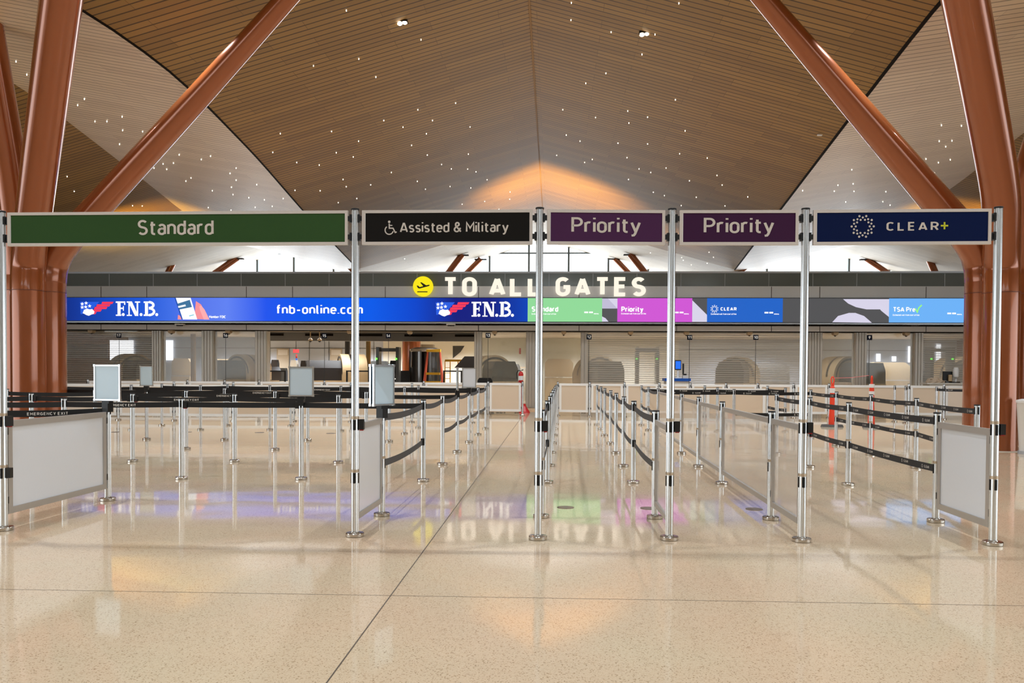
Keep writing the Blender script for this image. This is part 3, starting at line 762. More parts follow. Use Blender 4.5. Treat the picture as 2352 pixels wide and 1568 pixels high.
# storefront: pilasters, screens, grilles
def pil(i, a, b, Y=YS, z1=None, m='pilaster'):
    z1 = z1 or zf(759, YF + .25) + .05
    x0, x1 = xat(a, 850, Y), xat(b, 850, Y)
    mb = MB().bbox((x0, Y, 0), (x1, Y + .35, z1))
    k = max(1, int((x1 - x0) / .09))
    for j in range(k): mb.bbox((x0 + (j + .2) * (x1 - x0) / k, Y - .03, .05), (x0 + (j + .8) * (x1 - x0) / k, Y, z1 - .05))
    return struct(mb.build('trim_%d' % i, M[m]))
for i, (a, b) in enumerate(((349, 371), (463, 490), (586, 613), (1089, 1106), (1208, 1242), (1334, 1350), (1856, 1888), (1964, 1990), (2100, 2120))):
    pil(40 + i, a, b)
ZT = zf(759, YF + .25)
def screen(name, a, b, m, lab, cat='screen panel'):
    x0, x1 = xat(a, 850, YS + .1), xat(b, 850, YS + .1)
    return struct(MB().bbox((x0, YS + .1, .0), (x1, YS + .12, ZT)).build(name, M[m]))
screen('window_3', 371, 463, 'mesh', ''); screen('window_4', 490, 586, 'mesh', '')
screen('window_5', 1106, 1208, 'glazing', ''); screen('window_6', 1242, 1334, 'glazing', '')
screen('window_7', 1888, 1964, 'mesh', ''); screen('window_8', 1990, 2100, 'mesh', '')
def grille(a, b, m, lab):
    x0, x1 = xat(a, 850, YS + .1), xat(b, 850, YS + .1)
    t = thing('roller_grille', lab, 'roller shutter', ((x0 + x1) / 2, YS + .1, 0), 'closed roller grilles of the checkpoint')
    s, r = MB(), MB(); z = 0.0
    while z < ZT - .03:
        s.bbox((x0, YS + .1, z), (x1, YS + .11, z + .058)); r.bbox((x0, YS + .095, z + .06), (x1, YS + .115, z + .07)); z += .078
    s.build('slats', M[m], t, world=True); r.build('rods', M['grille_bar'], t, world=True)
grille(20, 349, 'grille', 'closed grey roller grille at the left end behind lane 17')
grille(1350, 1856, 'grille_r', 'widest closed roller grille behind lanes 12, 11 and 10')
grille(2120, 2352, 'grille_r', 'closed roller grille at the right end beside the copper columns')

# curb board along the foot of the storefront
struct(MB().bbox((XF0, 28.2, 0), (XF1, YS - .05, .03)).build('baseboard_back', M['curb']))

# inside the checkpoint
YI = 40.0; IZ = 2.95
struct(MB().bbox((XF0, YI, 0), (XF1, YI + .15, IZ + .3)).build('wall_inner', M['inner_wall']))
struct(MB().bbox((XF0, YS + .2, IZ), (XF1, YI, IZ + .1)).build('ceiling', M['inner_soffit']))
struct(MB().bbox((xat(596, 775, 34.2), 34.2, zat(850, 783, 34.2)), (xat(1100, 775, 34.2), 34.5, IZ)).build('wall_bulkhead', M['inner_beam']))
# cream wall part to the right
struct(MB().bbox((xat(880, 800, YI - .06), YI - .06, 0), (xat(1560, 800, YI - .06), YI - .01, IZ)).build('wall_cream', M['inner_cream']))
sl = MB()
for a, b, y in ((613, 651, 768), (701, 765, 768.5), (820, 878, 769), (929, 993, 770), (1045, 1089, 770.5)):
    sl.bbox((xat(a, y, 34.18), 34.17, zat(a, y + 2.6, 34.18)), (xat(b, y, 34.18), 34.2, zat(a, y - 2.6, 34.18)))
struct(sl.build('trim_60', M['dark']))
sm = MB()
for px in (620, 710, 745 + 10, 800, 858, 925, 990, 1054): sm.bbox((xat(px, 800, YI - .02), YI - .02, .1), (xat(px, 800, YI - .02) + .02, YI, IZ))
sm.bbox((XF0, YI - .02, zat(700, 800, YI)), (XF1, YI - .001, zat(700, 799, YI)))
struct(sm.build('trim_61', M['seamgrey']))
def wbox(name, a, b, y0, y1, Y, m):
    return MB().bbox((xat(a, y1, Y), Y - .03, zat(a, y1, Y)), (xat(b, y1, Y), Y, zat(a, y0, Y))).build(name, m)
# bright windows in the inner wall
sky_m = emit('outside_light', (250, 252, 255), 2.5)
struct(wbox('window_9', 253, 307, 781, 826, YI - .06, sky_m)); struct(wbox('window_10', 371, 398, 781, 827, YI - .06, sky_m)); struct(wbox('window_11', 151, 249, 790, 822, YI - .06, mat('pale_wall', (196, 202, 218), .5)))
struct(wbox('window_12', 2150, 2160, 790, 828, YI - .06, sky_m)); struct(wbox('window_13', 2012, 2022, 812, 830, YI - .06, sky_m)); struct(wbox('window_14', 2048, 2058, 818, 830, YI - .06, sky_m)); struct(wbox('window_15', 2085, 2096, 795, 832, YI - .06, sky_m))
for i, (a, b) in enumerate(((636, 664), (758, 786))):
    struct(wbox('door_%d' % (i + 1), a, b, 800, 880, YI - .03, M['inner_soffit']))
    struct(wbox('trim_%d' % (64 + i), a + 3, b - 3, 803, 815, YI - .06, M['soffit']))
def in_tag(o, lab, cat, g=None): return tag(o, lab, cat, g)
# bronze and dark columns inside
for px, w, m, lab in ((602, 14, 'bronze', 'slim bronze column just inside the checkpoint right of lane 16'), (798, 12, 'charcoal', 'slim dark column inside, left of the black and green sign post'),
                      (846, 11, 'bronze', 'slim bronze column inside, right of the black and green sign post'), (444, 12, 'bronze', 'slim bronze column behind the mesh screen left of lane 16')):
    Y = 36.5; p = at(px, 850, Y)
    tag(MB().lathe([(w / 2 / F * Y, 0), (w / 2 / F * Y, IZ)], 24).build('inner_column', M[m], loc=(p.x, Y, 0), smooth=True), lab, 'column')
p = at(945, 850, 37.5)
tag(MB().lathe([(.42, 0), (.42, IZ)], 32).build('inner_column', M['copper'], loc=(p.x, 37.5, 0), smooth=True), 'copper column inside, behind the mirrored body scanner', 'column')
# baggage scanners
def ct_scanner(px, Y, label, rz=0.5, flip=1):
    p = at(px, 850, Y)
    t = thing('baggage_scanner', label, 'baggage scanner', (p.x, Y, 0), 'baggage scanners inside the checkpoint')
    t.rotation_euler = (0, 0, rz * flip)
    n = 28; R = .82; cz = 1.2
    ring = [(R * math.cos(PI * k / n), cz + R * math.sin(PI * k / n)) for k in range(n + 1)] + [(-R, .25), (R, .25)]
    MB().prism(ring, -.5, .5).build('gantry', M['beige_plastic'], t)
    seam = MB()
    for k in range(n):
        a, b = PI * k / n, PI * (k + 1) / n
        for r0, yy in ((R + .006, -.12),):
            seam.add([(r0 * math.cos(a), yy - .05, cz + r0 * math.sin(a)), (r0 * math.cos(b), yy - .05, cz + r0 * math.sin(b)), (r0 * math.cos(b), yy + .05, cz + r0 * math.sin(b)), (r0 * math.cos(a), yy + .05, cz + r0 * math.sin(a))], [(0, 1, 2, 3)])
        seam.add([(.74 * math.cos(a), -.515, cz + .74 * math.sin(a)), (.74 * math.cos(b), -.515, cz + .74 * math.sin(b)), (.66 * math.cos(b), -.515, cz + .66 * math.sin(b)), (.66 * math.cos(a), -.515, cz + .66 * math.sin(a))], [(0, 1, 2, 3)])
    seam.build('dark_band', M['brown_black'], t)
    MB().prism([(-.55, .95), (.55, .95), (.55, 1.45), (.42, 1.75), (-.42, 1.75), (-.55, 1.45)], -1.75, -.5).build('entry_hood', M['brown_black'], t)
    MB().box((0, -1.15, .55), (1.1, 1.3, .8)).build('base_cabinet', M['beige_plastic'], t)
    MB().box((0, .95, .55), (1.0, .9, .7)).build('exit_cabinet', M['beige_dark'], t)
    MB().prism([(-.5, .9), (.5, .9), (.5, 1.3), (.4, 1.5), (-.4, 1.5), (-.5, 1.3)], .5, 1.5).build('exit_hood', M['brown_black'], t)
    return t
ct_scanner(300, 34.5, 'beige baggage scanner behind the left grille under lane sign 17', .9)
ct_scanner(566, 35.0, 'beige baggage scanner behind the mesh screen right of lane sign 16', -.5)
ct_scanner(808, 33.5, 'beige baggage scanner with dark hood behind lane sign 15', -1.15)
ct_scanner(1128, 34.5, 'beige baggage scanner behind the glazing under lane sign 13', .4)
ct_scanner(1368, 34.0, 'baggage scanner behind the wide grille beside lane sign 12', .3)
ct_scanner(1695, 34.5, 'baggage scanner behind the wide grille left of lane sign 10', -.4)
ct_scanner(1930, 33.8, 'beige baggage scanner behind the mesh screen left of lane sign 9', .45)
ct_scanner(2195, 34.0, 'baggage scanner behind the right end grille', .3)
# metal detectors
def detector(px0, px1, Y, label):
    x0, x1 = xat(px0, 850, Y), xat(px1, 850, Y)
    t = thing('metal_detector', label, 'metal detector', ((x0 + x1) / 2, Y, 0), 'walk-through metal detectors')
    z1 = zat(px0, 797, Y); zb = zat(px0, 807, Y); w = .12
    for x in (x0, x1): MB().bbox((x - w / 2, Y - .25, 0), (x + w / 2, Y + .25, z1)).build('side_panel', M['charcoal'], t, world=True)
    MB().bbox((x0, Y - .12, zb), (x1, Y + .12, z1 - .04)).build('crosspiece', M['charcoal'], t, world=True)
    zl = zat(px0, 824, Y)
    for x in (x0, x1): MB().lathe([(.02, -.035), (.04, -.02), (.04, .02), (.02, .035)], 12, (x - .04, Y - .27, zl)).build('green_light', M['green_led'], t, world=True)
detector(870, 915, 33.0, 'grey walk-through metal detector with green lights behind lane sign 14')
detector(1463, 1509, 33.6, 'walk-through metal detector behind the wide grille, left of the blue monitor')
detector(2134, 2182, 31.6, 'walk-through metal detector behind the right end grille')
# body scanner
Y = 33.6; p = at(977, 850, Y)
bs = thing('body_scanner', 'mirrored cylindrical body scanner standing behind the orange ladder', 'body scanner', (p.x, Y, 0))
Rb = 36 / F * Y; zt = zat(977, 799, Y)
shell = MB(); n = 24
for a0, a1 in ((195, 262), (292, 350), (15, 165)):
    pts = [(Rb * math.cos(math.radians(a0 + (a1 - a0) * k / n)), Rb * math.sin(math.radians(a0 + (a1 - a0) * k / n))) for k in range(n + 1)]
    for (x0_, y0_), (x1_, y1_) in zip(pts, pts[1:]): shell.add([(x0_, y0_, .1), (x1_, y1_, .1), (x1_, y1_, zt - .12), (x0_, y0_, zt - .12)], [(0, 1, 2, 3)])
shell.build('curved_shell', mat('mirror_shell', (92, 88, 84), .12, .8), bs)
MB().lathe([(Rb, -.14), (Rb + .02, -.12), (Rb, -.03), (Rb * .7, .04), (.1, .05)], 40, (0, 0, zt - .02)).build('roof', mat('scanner_roof', (176, 168, 156), .2, .7), bs, smooth=True)
MB().lathe([(Rb, 0), (Rb, .1)], 40).build('floor_plate', M['charcoal'], bs)
MB().box((.1, 0, zt + .08), (.5, .4, .12)).build('top_box', M['beige_plastic'], bs)
for a in (200, 262, 292, 345):
    MB().tube([(Rb * 1.0 * math.cos(math.radians(a)), Rb * math.sin(math.radians(a)), .1), (Rb * math.cos(math.radians(a)), Rb * math.sin(math.radians(a)), zt - .1)], .03, 8).build('upright', M['charcoal'], bs)
# ladder
Y = 32.0
def lx(a, y): return at(a, y, Y)
lp = lx(996, 900)
ld = thing('step_ladder', 'orange and yellow step ladder in front of the body scanner', 'ladder', (lp.x, Y, 0))
for a, b in ((982, 975), (1010, 1016)):
    q0, q1 = lx(a, 806), lx(b, 876); d = q1 - q0; f = q0 + d * ((0 - q0.z) / d.z)
    for s in (0, .55): MB().tube([(q0.x, Y + .05, q0.z), (f.x, Y - s + .3, 0.0)], .035, 6).build('rail', M['ladder_o'], ld, world=True)
q0, q1 = lx(980, 804), lx(1012, 804); MB().bbox((q0.x, Y - .1, q0.z - .07), (q1.x, Y + .15, q0.z + .04)).build('top_cap', M['ladder_y'], ld, world=True)
for yy in (858, 878, 898, 916):
    q0, q1 = lx(979 - (yy - 858) * .1, yy), lx(1011 + (yy - 858) * .1, yy)
    MB().bbox((q0.x, Y - .12, q0.z - .04), (q1.x, Y + .06, q0.z + .05)).build('step', M['ladder_y'], ld, world=True)
# yellow scaffold
Y = 36.0; pa_ = at(1055, 850, Y)
sf = thing('scaffold', 'yellow scaffold tower frame against the cream inner wall', 'scaffold', (pa_.x, Y, 0))
zt = zat(1050, 828, Y); fr = []
for px in (1022, 1034, 1052, 1072, 1086):
    x = xat(px, 850, Y); MB().tube([(x, Y, 0), (x, Y, zt)], .022, 6).build('upright', M['ladder_y'], sf, world=True)
x0, x1 = xat(1022, 850, Y), xat(1086, 850, Y)
MB().bbox((x0, Y - .04, zt - .04), (x1, Y + .3, zt + .05)).build('deck', M['ladder_y'], sf, world=True)
for k in range(6): MB().tube([(x0, Y, .3 + k * .24), (xat(1034, 850, Y), Y, .3 + k * .24)], .014, 6).build('rung', M['ladder_y'], sf, world=True)
tag(MB().prism([(-.55, 1.5), (.45, 1.5), (.45, 1.95), (-.15, 1.95), (-.55, 1.5)][:4], -.4, .4).build('dark_hood', M['brown_black'], loc=(xat(1078, 850, 32.6), 32.6, -.02)), 'dark scanner hood at the right side of the open bay', 'hood')
# dark triangle graphic on the cream wall
YG_ = YI - .07
tag(MB().add([at(1040, 794, YG_), at(1067, 794, YG_), at(1058, 808, YG_), at(1040, 823, YG_)], [(0, 3, 2, 1)]).build('wall_graphic', M['charcoal']), 'dark triangular graphic painted on the cream inner wall', 'wall graphic')
# black barriers inside
for a, b, lab in ((797, 858, 'low black frame barrier right of the black and green post'), (1020, 1060, 'low black frame barrier in front of the yellow scaffold'), (601, 655, 'low black frame barrier beside the bronze column')):
    Y = 31.6; x0, x1 = xat(a, 850, Y), xat(b, 850, Y); z = zat(a, 850.5, Y)
    t = thing('frame_barrier', lab, 'barrier', ((x0 + x1) / 2, Y, 0), 'low black frame barriers')
    for x in (x0, x1): MB().bbox((x - .03, Y - .03, 0), (x + .03, Y + .03, z)).build('post', M['black'], t, world=True)
    MB().bbox((x0, Y - .02, z - .05), (x1, Y + .02, z)).build('top_rail', M['black'], t, world=True)
# machines and monitors in the open bay
for px, py0, w, d_, m, lab, cat in ((608, 833, .45, .5, 'beige_plastic', 'beige cabinet beside the bronze column inside', 'cabinet'), (632, 826, .3, .4, 'brown_black', 'tall dark machine cabinet inside, left of the exit sign', 'machine'),
                        (650, 845, .35, .5, 'charcoal', 'dark equipment unit under the exit sign', 'machine'), (676, 827, .3, .4, 'offwhite', 'pale equipment tower below the signal light', 'machine'),
                        (698, 828, .26, .3, 'brown_black', 'dark cabinet right of the pale equipment tower', 'cabinet'), (722, 830, .7, .5, 'charcoal', 'dark glossy wrapped machine left of lane sign 15', 'machine'),
                        (872, 829, .9, .5, 'charcoal', 'low dark machine behind the metal detector', 'machine'), (905, 828, .35, .3, 'black', 'black monitor stand beside the metal detector', 'monitor stand'),
                        (931, 851, .55, .35, 'black', 'black equipment in front of the copper inner column', 'machine'), (1120, 835, .8, .5, 'inner_soffit', 'dark machine behind the glazing near lane sign 13', 'machine'),
                        (1284, 824, 1.3, .6, 'beige_dark', 'grey machine behind the glazing left of lane sign 12', 'machine'), (420, 823, .9, .5, 'beige_dark', 'beige machine behind the mesh screen below lane 16', 'machine'),
                        (512, 824, 1.1, .5, 'beige_dark', 'brown machine behind the mesh screen under lane sign 16', 'machine'), (1770, 835, 1.6, .5, 'inner_beam', 'grey machine behind the wide grille right of lane sign 10', 'machine'),
                        (2040, 832, 1.8, .5, 'beige_dark', 'low machine behind the mesh screen right of lane sign 9', 'machine'), (1180, 836, .6, .5, 'inner_beam', 'grey box behind the glazing above the fire extinguisher', 'machine')):
    Y = 38.3 if px not in (931, 905, 608) else (34.0 if px != 905 else 35.6)
    p = at(px, py0, Y); h = p.z
    t = thing('equipment', lab, cat, (p.x, Y, 0))
    t.name = cat.replace(' ', '_')
    MB().bbox((-w / 2, -d_ / 2, 0), (w / 2, d_ / 2, h * .55)).build('lower_body', M[m], t)
    MB().prism([(-w / 2, h * .57), (w / 2, h * .57), (w * .5, h * .9), (w * .38, h), (-w * .38, h), (-w / 2, h * .9)], -d_ * .4, d_ * .4).build('upper_body', M[m], t)
# exit sign, signal light
Y = 36.5; p = at(680, 806, Y)
t = thing('exit_sign', 'small red lit exit sign hanging inside the checkpoint', 'exit sign', p)
MB().box((0, 0, 0), (.26, .06, .16)).build('sign_box', M['exit_red'], t); MB().tube([(0, 0, .08), (0, 0, IZ - p.z)], .01, 6).build('hanger', M['dark'], t)
p = at(681, 827, 36.0)
t = thing('signal_light', 'slim red, amber and blue signal light on the pale tower', 'signal light', p)
for k, m in enumerate(('screen_blue', 'orange', 'exit_red')): MB().lathe([(.035, k * .09), (.035, k * .09 + .085)], 10).build('lens', M[m], t)
for px in (713, 734):
    p = at(px, 781, 31.5)
    t = thing('dome_camera', 'beige pendant dome camera, %s of the pair left of lane sign 15' % ('left' if px == 713 else 'right'), 'camera', (p.x, 31.5, p.z), 'pendant dome cameras')
    MB().tube([(0, 0, .05), (0, 0, IZ - p.z)], .02, 8).build('stem', M['beige_plastic'], t)
    MB().lathe([(.07, -.02), (.09, .02), (.05, .07), (.02, .09)], 16).build('shroud', M['beige_plastic'], t, smooth=True)
    MB().lathe([(.02, -.08), (.055, -.05), (.06, -.02)], 16).build('dome', M['brown_black'], t, smooth=True)
# warm counter strips behind the glazing
for a, b in ((1178, 1189), (1192, 1207), (1256, 1278), (1282, 1293)):
    p0, p1 = at(a, 843.5, 39.3), at(b, 843.5, 39.3)
    t = thing('counter_light', 'warm counter strip light behind the glazing under the letters GATES', 'strip light', ((p0.x + p1.x) / 2, 39.3, p0.z), 'warm counter strip lights')
    MB().box((0, 0, 0), (p1.x - p0.x, .05, .035)).build('tube', M['warm_strip'], t); MB().box((0, .05, -p0.z / 2 - .02), (p1.x - p0.x, .3, p0.z - .04)).build('counter', M['inner_soffit'], t)
tag(MB().add([at(240, 757, 33), at(315, 757, 33), at(315, 761, 33), at(240, 761, 33)], [(0, 1, 2, 3)]).build('ceiling_light', M['tube_light']), 'long pale ceiling light inside above lane sign 17', 'ceiling light')
# red poster behind glazing
p = at(1194.5, 806, 32)
tag(MB().box((0, 0, 0), (.07, .02, .23)).build('wall_sign', M['extinguisher'], loc=p), 'small red vertical sign above the fire extinguisher', 'sign')

# soffit cameras
for px, py, lab in ((200, 760, 'first'), (385, 761, 'second'), (518, 760, 'third'), (799, 762, 'fourth'), (938, 763, 'fifth'), (1135, 763, 'sixth'), (1295, 765, 'seventh'), (1450, 764, 'eighth'), (1580, 764, 'ninth'), (1726, 765, 'tenth'), (1925, 765, 'eleventh'), (2090, 766, 'twelfth')):
    p = at(px, py, YF + .15)
    t = thing('security_camera', 'small beige security camera under the soffit, %s from the left' % lab, 'camera', (p.x, YF + .4, zf(759, YF + .25) - .03), 'beige cameras along the soffit')
    MB().prism([(-.09, .03), (.09, .03), (.08, -.06), (.04, -.1), (-.04, -.1), (-.08, -.06)], -.06, .18).build('housing', M['beige_plastic'], t)
    MB().lathe([(.02, -.14), (.045, -.11), (.05, -.09)], 12, (0, .05, 0)).build('dome', M['brown_black'], t)
for px, lab in ((414, 'left'), (1036, 'middle'), (2100, 'right')):
    p = at(px, 746, YF + .1)
    t = thing('camera_cluster', 'flat white multi-lens camera under the LED screen, %s one of three' % lab, 'camera', (p.x, YF + .1, p.z), 'multi-lens cameras under the screen')
    MB().box((0, 0, .02), (.32, .2, .04)).build('mount', M['offwhite'], t)
    for k in range(4): MB().lathe([(.02, -.05), (.035, -.02), (.035, 0)], 10, (-.09 + k * .06, -.05, 0)).build('lens', M['brown_black'], t)

# ------------------------------------------------------------------ stanchions
def flute(r=.0315, d=.010, n=64):
    out = []
    for k in range(n):
        a = 2 * PI * k / n
        q = abs(((math.degrees(a) + 45) % 90) - 45)
        rr = r - d * max(0.0, 1 - (q / 22) ** 6) if q < 22 else r
        out.append((rr * math.cos(a), rr * math.sin(a)))
    return out
def pole_mesh(z0, z1, name):
    pr = flute(); n = len(pr)
    mb = MB(); mb.add([(x, y, z0) for x, y in pr] + [(x, y, z1) for x, y in pr], [(k, (k + 1) % n, (k + 1) % n + n, k + n) for k in range(n)] + [tuple(range(n, 2 * n))])
    return mb.mesh(name, M['alu'])
HS, HT = 1.017, 2.706
me_base = MB().lathe([(.072, 0), (.076, .004), (.076, .026), (.072, .031), (.038, .033), (.036, .040)], 40).mesh('base', M['steel'], True)
me_pole = pole_mesh(.03, HS - .012, 'pole')
me_cap = MB().lathe([(.033, -.014), (.0345, -.012), (.0345, -.002), (.032, 0)], 28).mesh('cap', M['black'], True)
me_collar = MB().lathe([(.0318, -.012), (.0325, -.01), (.0325, .01), (.0318, .012)], 28).mesh('collar', M['collar'])
sl = MB()
for k in range(4):
    a = k * PI / 2; sl.box((.0285 * math.cos(a), .0285 * math.sin(a), 0), (.012, .009, .085), rz=a)
me_slot = sl.mesh('belt_slot', M['black'])
me_cass = MB().box((0, 0, 0), (.042, .042, .085)).mesh('belt_head', M['black'])
me_rel = MB().box((0, 0, -.046), (.03, .03, .010)).mesh('release_tab', M['red'])
ZB1, ZB2 = .935, .495
stn = {}
def stanchion(key, px, py, label, group, double=False, H=HS):
    p = onfloor(px, py)
    t = thing('stanchion', label, 'stanchion', p, group)
    inst('base', me_base, t); pl = inst('pole', me_pole, t, rz=math.radians(4)); 
    if H != HS: pl.scale.z = H / HS
    inst('cap', me_cap, t, (0, 0, H)); inst('belt_slot', me_slot, t, (0, 0, ZB1 + .01), math.radians(4))
    if double:
        inst('collar', me_collar, t, (0, 0, ZB2 + .06)); inst('belt_slot', me_slot, t, (0, 0, ZB2), math.radians(4))
    stn[key] = t; return t
clear_cache = {}
def belt(a, b, m='belt_black', z=ZB1, sag=.012, text=None, tpos=.5, cass=False, th=.066):
    """a, b: keys or floor points; the belt is a part of the stanchion it pulls out of"""
    pa = stn[a].location if isinstance(a, str) else Vector(a); pb = stn[b].location if isinstance(b, str) else Vector(b)
    own = stn[a] if isinstance(a, str) else stn[b]
    d = (pb - pa); L = d.length; d.normalize(); s = pa + d * .034; e = pb - d * .034
    n = 8; nrm = Vector((-d.y, d.x, 0)) * .0015
    mb = MB(); rings = []
    for i in range(n + 1):
        t = i / n; p = s.lerp(e, t); zz_ = z - 4 * sag * t * (1 - t)
        rings.append([p + nrm + Vector((0, 0, zz_ - th / 2)), p + nrm + Vector((0, 0, zz_ + th / 2)), p - nrm + Vector((0, 0, zz_ + th / 2)), p - nrm + Vector((0, 0, zz_ - th / 2))])
    for r in rings: mb.v += r
    for i in range(n):
        for k in range(4): mb.f.append((i * 4 + k, i * 4 + (k + 1) % 4, (i + 1) * 4 + (k + 1) % 4, (i + 1) * 4 + k))
    o = mb.build('belt', M[m], own, world=True)
    # which side faces the camera
    side = nrm.normalized() if nrm.dot(EYE - s) > 0 else -nrm.normalized()
    right = Vector((side.y * -1, side.x, 0)); right = Vector((0, 0, 1)).cross(side) * -1
    right = side.cross(Vector((0, 0, 1))) * -1
    if text:
        tm = MB()
        if text == 'CLEAR':
            nrep = max(1, int(L / .48))
            items = [((i + .5) / nrep) for i in range(nrep)]
            for t in items:
                x0 = (t - .5) * L - .06
                x0 = x0
                text_mb('CLEAR', .025, .2, .2, tm, x0 + .045, 0)
                ring = [(x0 + .012 * math.cos(2 * PI * k / 12), .011 + .015 * math.sin(2 * PI * k / 12)) for k in range(13)]
                stroke_poly(tm, ring, .004, lambda p: (p[0], 0, p[1]))
            zc = z - .011 - .6 * sag
            cpos = s.lerp(e, .5)
        else:
            _, tw = text_mb(text, .031, .2, .2, tm, 0, 0)
            tm.v = [Vector((v.x - tw / 2, 0, v.z)) for v in tm.v]
            sgn = 1 if right.dot(d) > 0 else -1
            cpos = s.lerp(e, tpos); zc = z - .017 - 4 * sag * tpos * (1 - tpos)
        tm.v = [cpos + right * v.x + side * .004 + Vector((0, 0, zc + v.z)) for v in tm.v]
        tm.v = [v for v in tm.v]
        off = parent_world(own); tm.v = [v - off for v in tm.v]
        to = bpy.data.objects.new('belt_lettering', tm.mesh('belt_lettering', M['ink_white'])); C.objects.link(to); to.parent = o
    if cass:
        c = inst('belt_head', me_cass, own, tuple(pa + d * .054 + Vector((0, 0, z)) - own.location), math.atan2(d.y, d.x))
        inst('release_tab', me_rel, c)
        c2 = inst('belt_head', me_cass, own, tuple(pb - d * .05 + Vector((0, 0, z)) - own.location), math.atan2(d.y, d.x))
    return o
ordw = ['first', 'second', 'third', 'fourth', 'fifth', 'sixth', 'seventh']
def row(prefix, items, desc, group, **kw):
    for i, (px, py) in enumerate(items):
        stanchion('%s%d' % (prefix, i), px, py, 'silver belt stanchion, %s from the left in %s' % (ordw[i], desc), group, **kw)
row('a', [(148, 1102), (417, 1100), (692, 1101), (972, 1105)], 'the nearest black-belt row', 'stanchions of the nearest black-belt row')
row('b', [(73, 1060), (305, 1060), (539, 1060), (777, 1063), (1016, 1067)], 'the second-nearest black-belt row', 'stanchions of the second black-belt row', double=False)
row('c', [(17, 1026), (219, 1029), (428, 1031), (632, 1033), (841, 1036), (1050, 1038)], 'the third-nearest black-belt row', 'stanchions of the third black-belt row')
row('d', [(122, 1005), (337, 1009), (516, 1010), (707, 1011), (894, 1014), (1077, 1015)], 'the fourth-nearest black-belt row', 'stanchions of the fourth black-belt row')
row('e', [(143, 985), (302, 987), (461, 987), (620, 987), (783, 989), (929, 996), (1098, 998)], 'the fifth-nearest black-belt row', 'stanchions of the fifth black-belt row')
row('f', [(372, 976.5), (523, 977), (668, 978), (814, 980), (961, 982), (1115, 984)], 'the sixth, farthest black-belt row', 'stanchions of the sixth black-belt row')
row('g', [(1257, 1109), (1263, 1070), (1267, 1040), (1270, 1018), (1273, 1000), (1275, 985), (1277, 974)][::-1], 'the straight row behind the middle post', 'stanchions behind the middle post')
row('h', [(1371, 975), (1380, 986), (1388.5, 1000), (1402, 1018.5), (1414.5, 1041), (1432, 1071), (1454.5, 1109)], 'the diagonal row right of centre', 'stanchions of the diagonal grey-belt row')
S = stanchion
S('sA', 248, 1149, 'silver stanchion ending the large white panel, with a pale blue sign frame on top', 'lane-end stanchions')
S('sB', 877, 1184, 'silver stanchion holding a narrow blue sign frame and a white panel under the black sign', 'lane-end stanchions', True)
S('sC', 1243, 1188, 'silver stanchion directly behind the post between the black and first purple signs', 'lane-end stanchions', True)
S('sD', 1504, 1190, 'silver stanchion just left of the post between the two purple signs', 'lane-end stanchions', True)
S('sE', 1770, 1193, 'silver stanchion between the two nearest clear panels, left of the blue sign post', 'clear-panel stanchions', True)
S('sF', 1657.5, 1111, 'silver stanchion of the clear panel run, second from the front', 'clear-panel stanchions', True)
S('sG', 1604, 1072, 'silver stanchion of the clear panel run, third from the front', 'clear-panel stanchions', True)
S('sH', 1565, 1041.5, 'silver stanchion of the clear panel run, fourth from the front', 'clear-panel stanchions', True)
S('sI', 1537, 1019, 'silver stanchion of the clear panel run, hidden behind the post between the purple signs', 'clear-panel stanchions', True)
S('sJ', 1511, 1001, 'silver stanchion at the far end of the clear panel run', 'clear-panel stanchions', True)
S('sK', 1489, 988, 'silver stanchion with two grey belts behind the far end of the clear panels', 'stanchions at the far lane mouth', True)
S('sL', 1473, 976, 'silver stanchion farthest of the grey-belt run beside the second purple post', 'stanchions at the far lane mouth', True)
S('sM', 1647, 990, 'silver stanchion in the blue-lane back belts, first left of lane sign 10', 'blue-lane stanchions')
S('sN', 1685, 1004, 'silver stanchion in the blue-lane back belts, second left of lane sign 10', 'blue-lane stanchions')
S('sO', 1803, 991, 'silver stanchion in the blue-lane back belts, left of the blue sign post', 'blue-lane stanchions', True)
S('sP', 1783, 1043, 'silver stanchion where the long upper black belt of the blue lane begins', 'blue-lane stanchions', True)
S('sQ', 1859, 1073, 'silver stanchion just behind and right of the blue sign post', 'blue-lane stanchions', True)
S('sR', 1947.5, 1114, 'silver stanchion alone in the blue lane between post and right white panel', 'blue-lane stanchions', True)
S('sS', 2149, 1198.5, 'silver stanchion at the left edge of the right-hand white panel', 'lane-end stanchions', True)
S('sT', 1861, 1006, 'silver stanchion in the rear blue-lane row, first from the left, by the blue sign post', 'rear blue-lane row', True)
S('sU', 1920, 1023, 'silver stanchion in the rear blue-lane row, in front of the tall orange delineator', 'rear blue-lane row', True)
S('sV', 1999, 1045, 'silver stanchion in the rear blue-lane row, in front of the striped delineator', 'rear blue-lane row', True)
S('sW', 2103, 1075, 'silver stanchion in the rear blue-lane row, left of the right white panel', 'rear blue-lane row', True)
S('sX', 2241, 1130, 'silver stanchion in the rear blue-lane row, behind the right white panel', 'rear blue-lane row', True)
S('sY', 2054, 968, 'silver stanchion standing loose right of the striped delineator', 'loose far stanchions', True)
S('sZ', 2079, 971, 'silver stanchion close beside the right white barrier post', 'loose far stanchions', True)
S('s1', 2150, 976, 'silver stanchion in front of the black monitor near the copper columns', 'loose far stanchions', True)

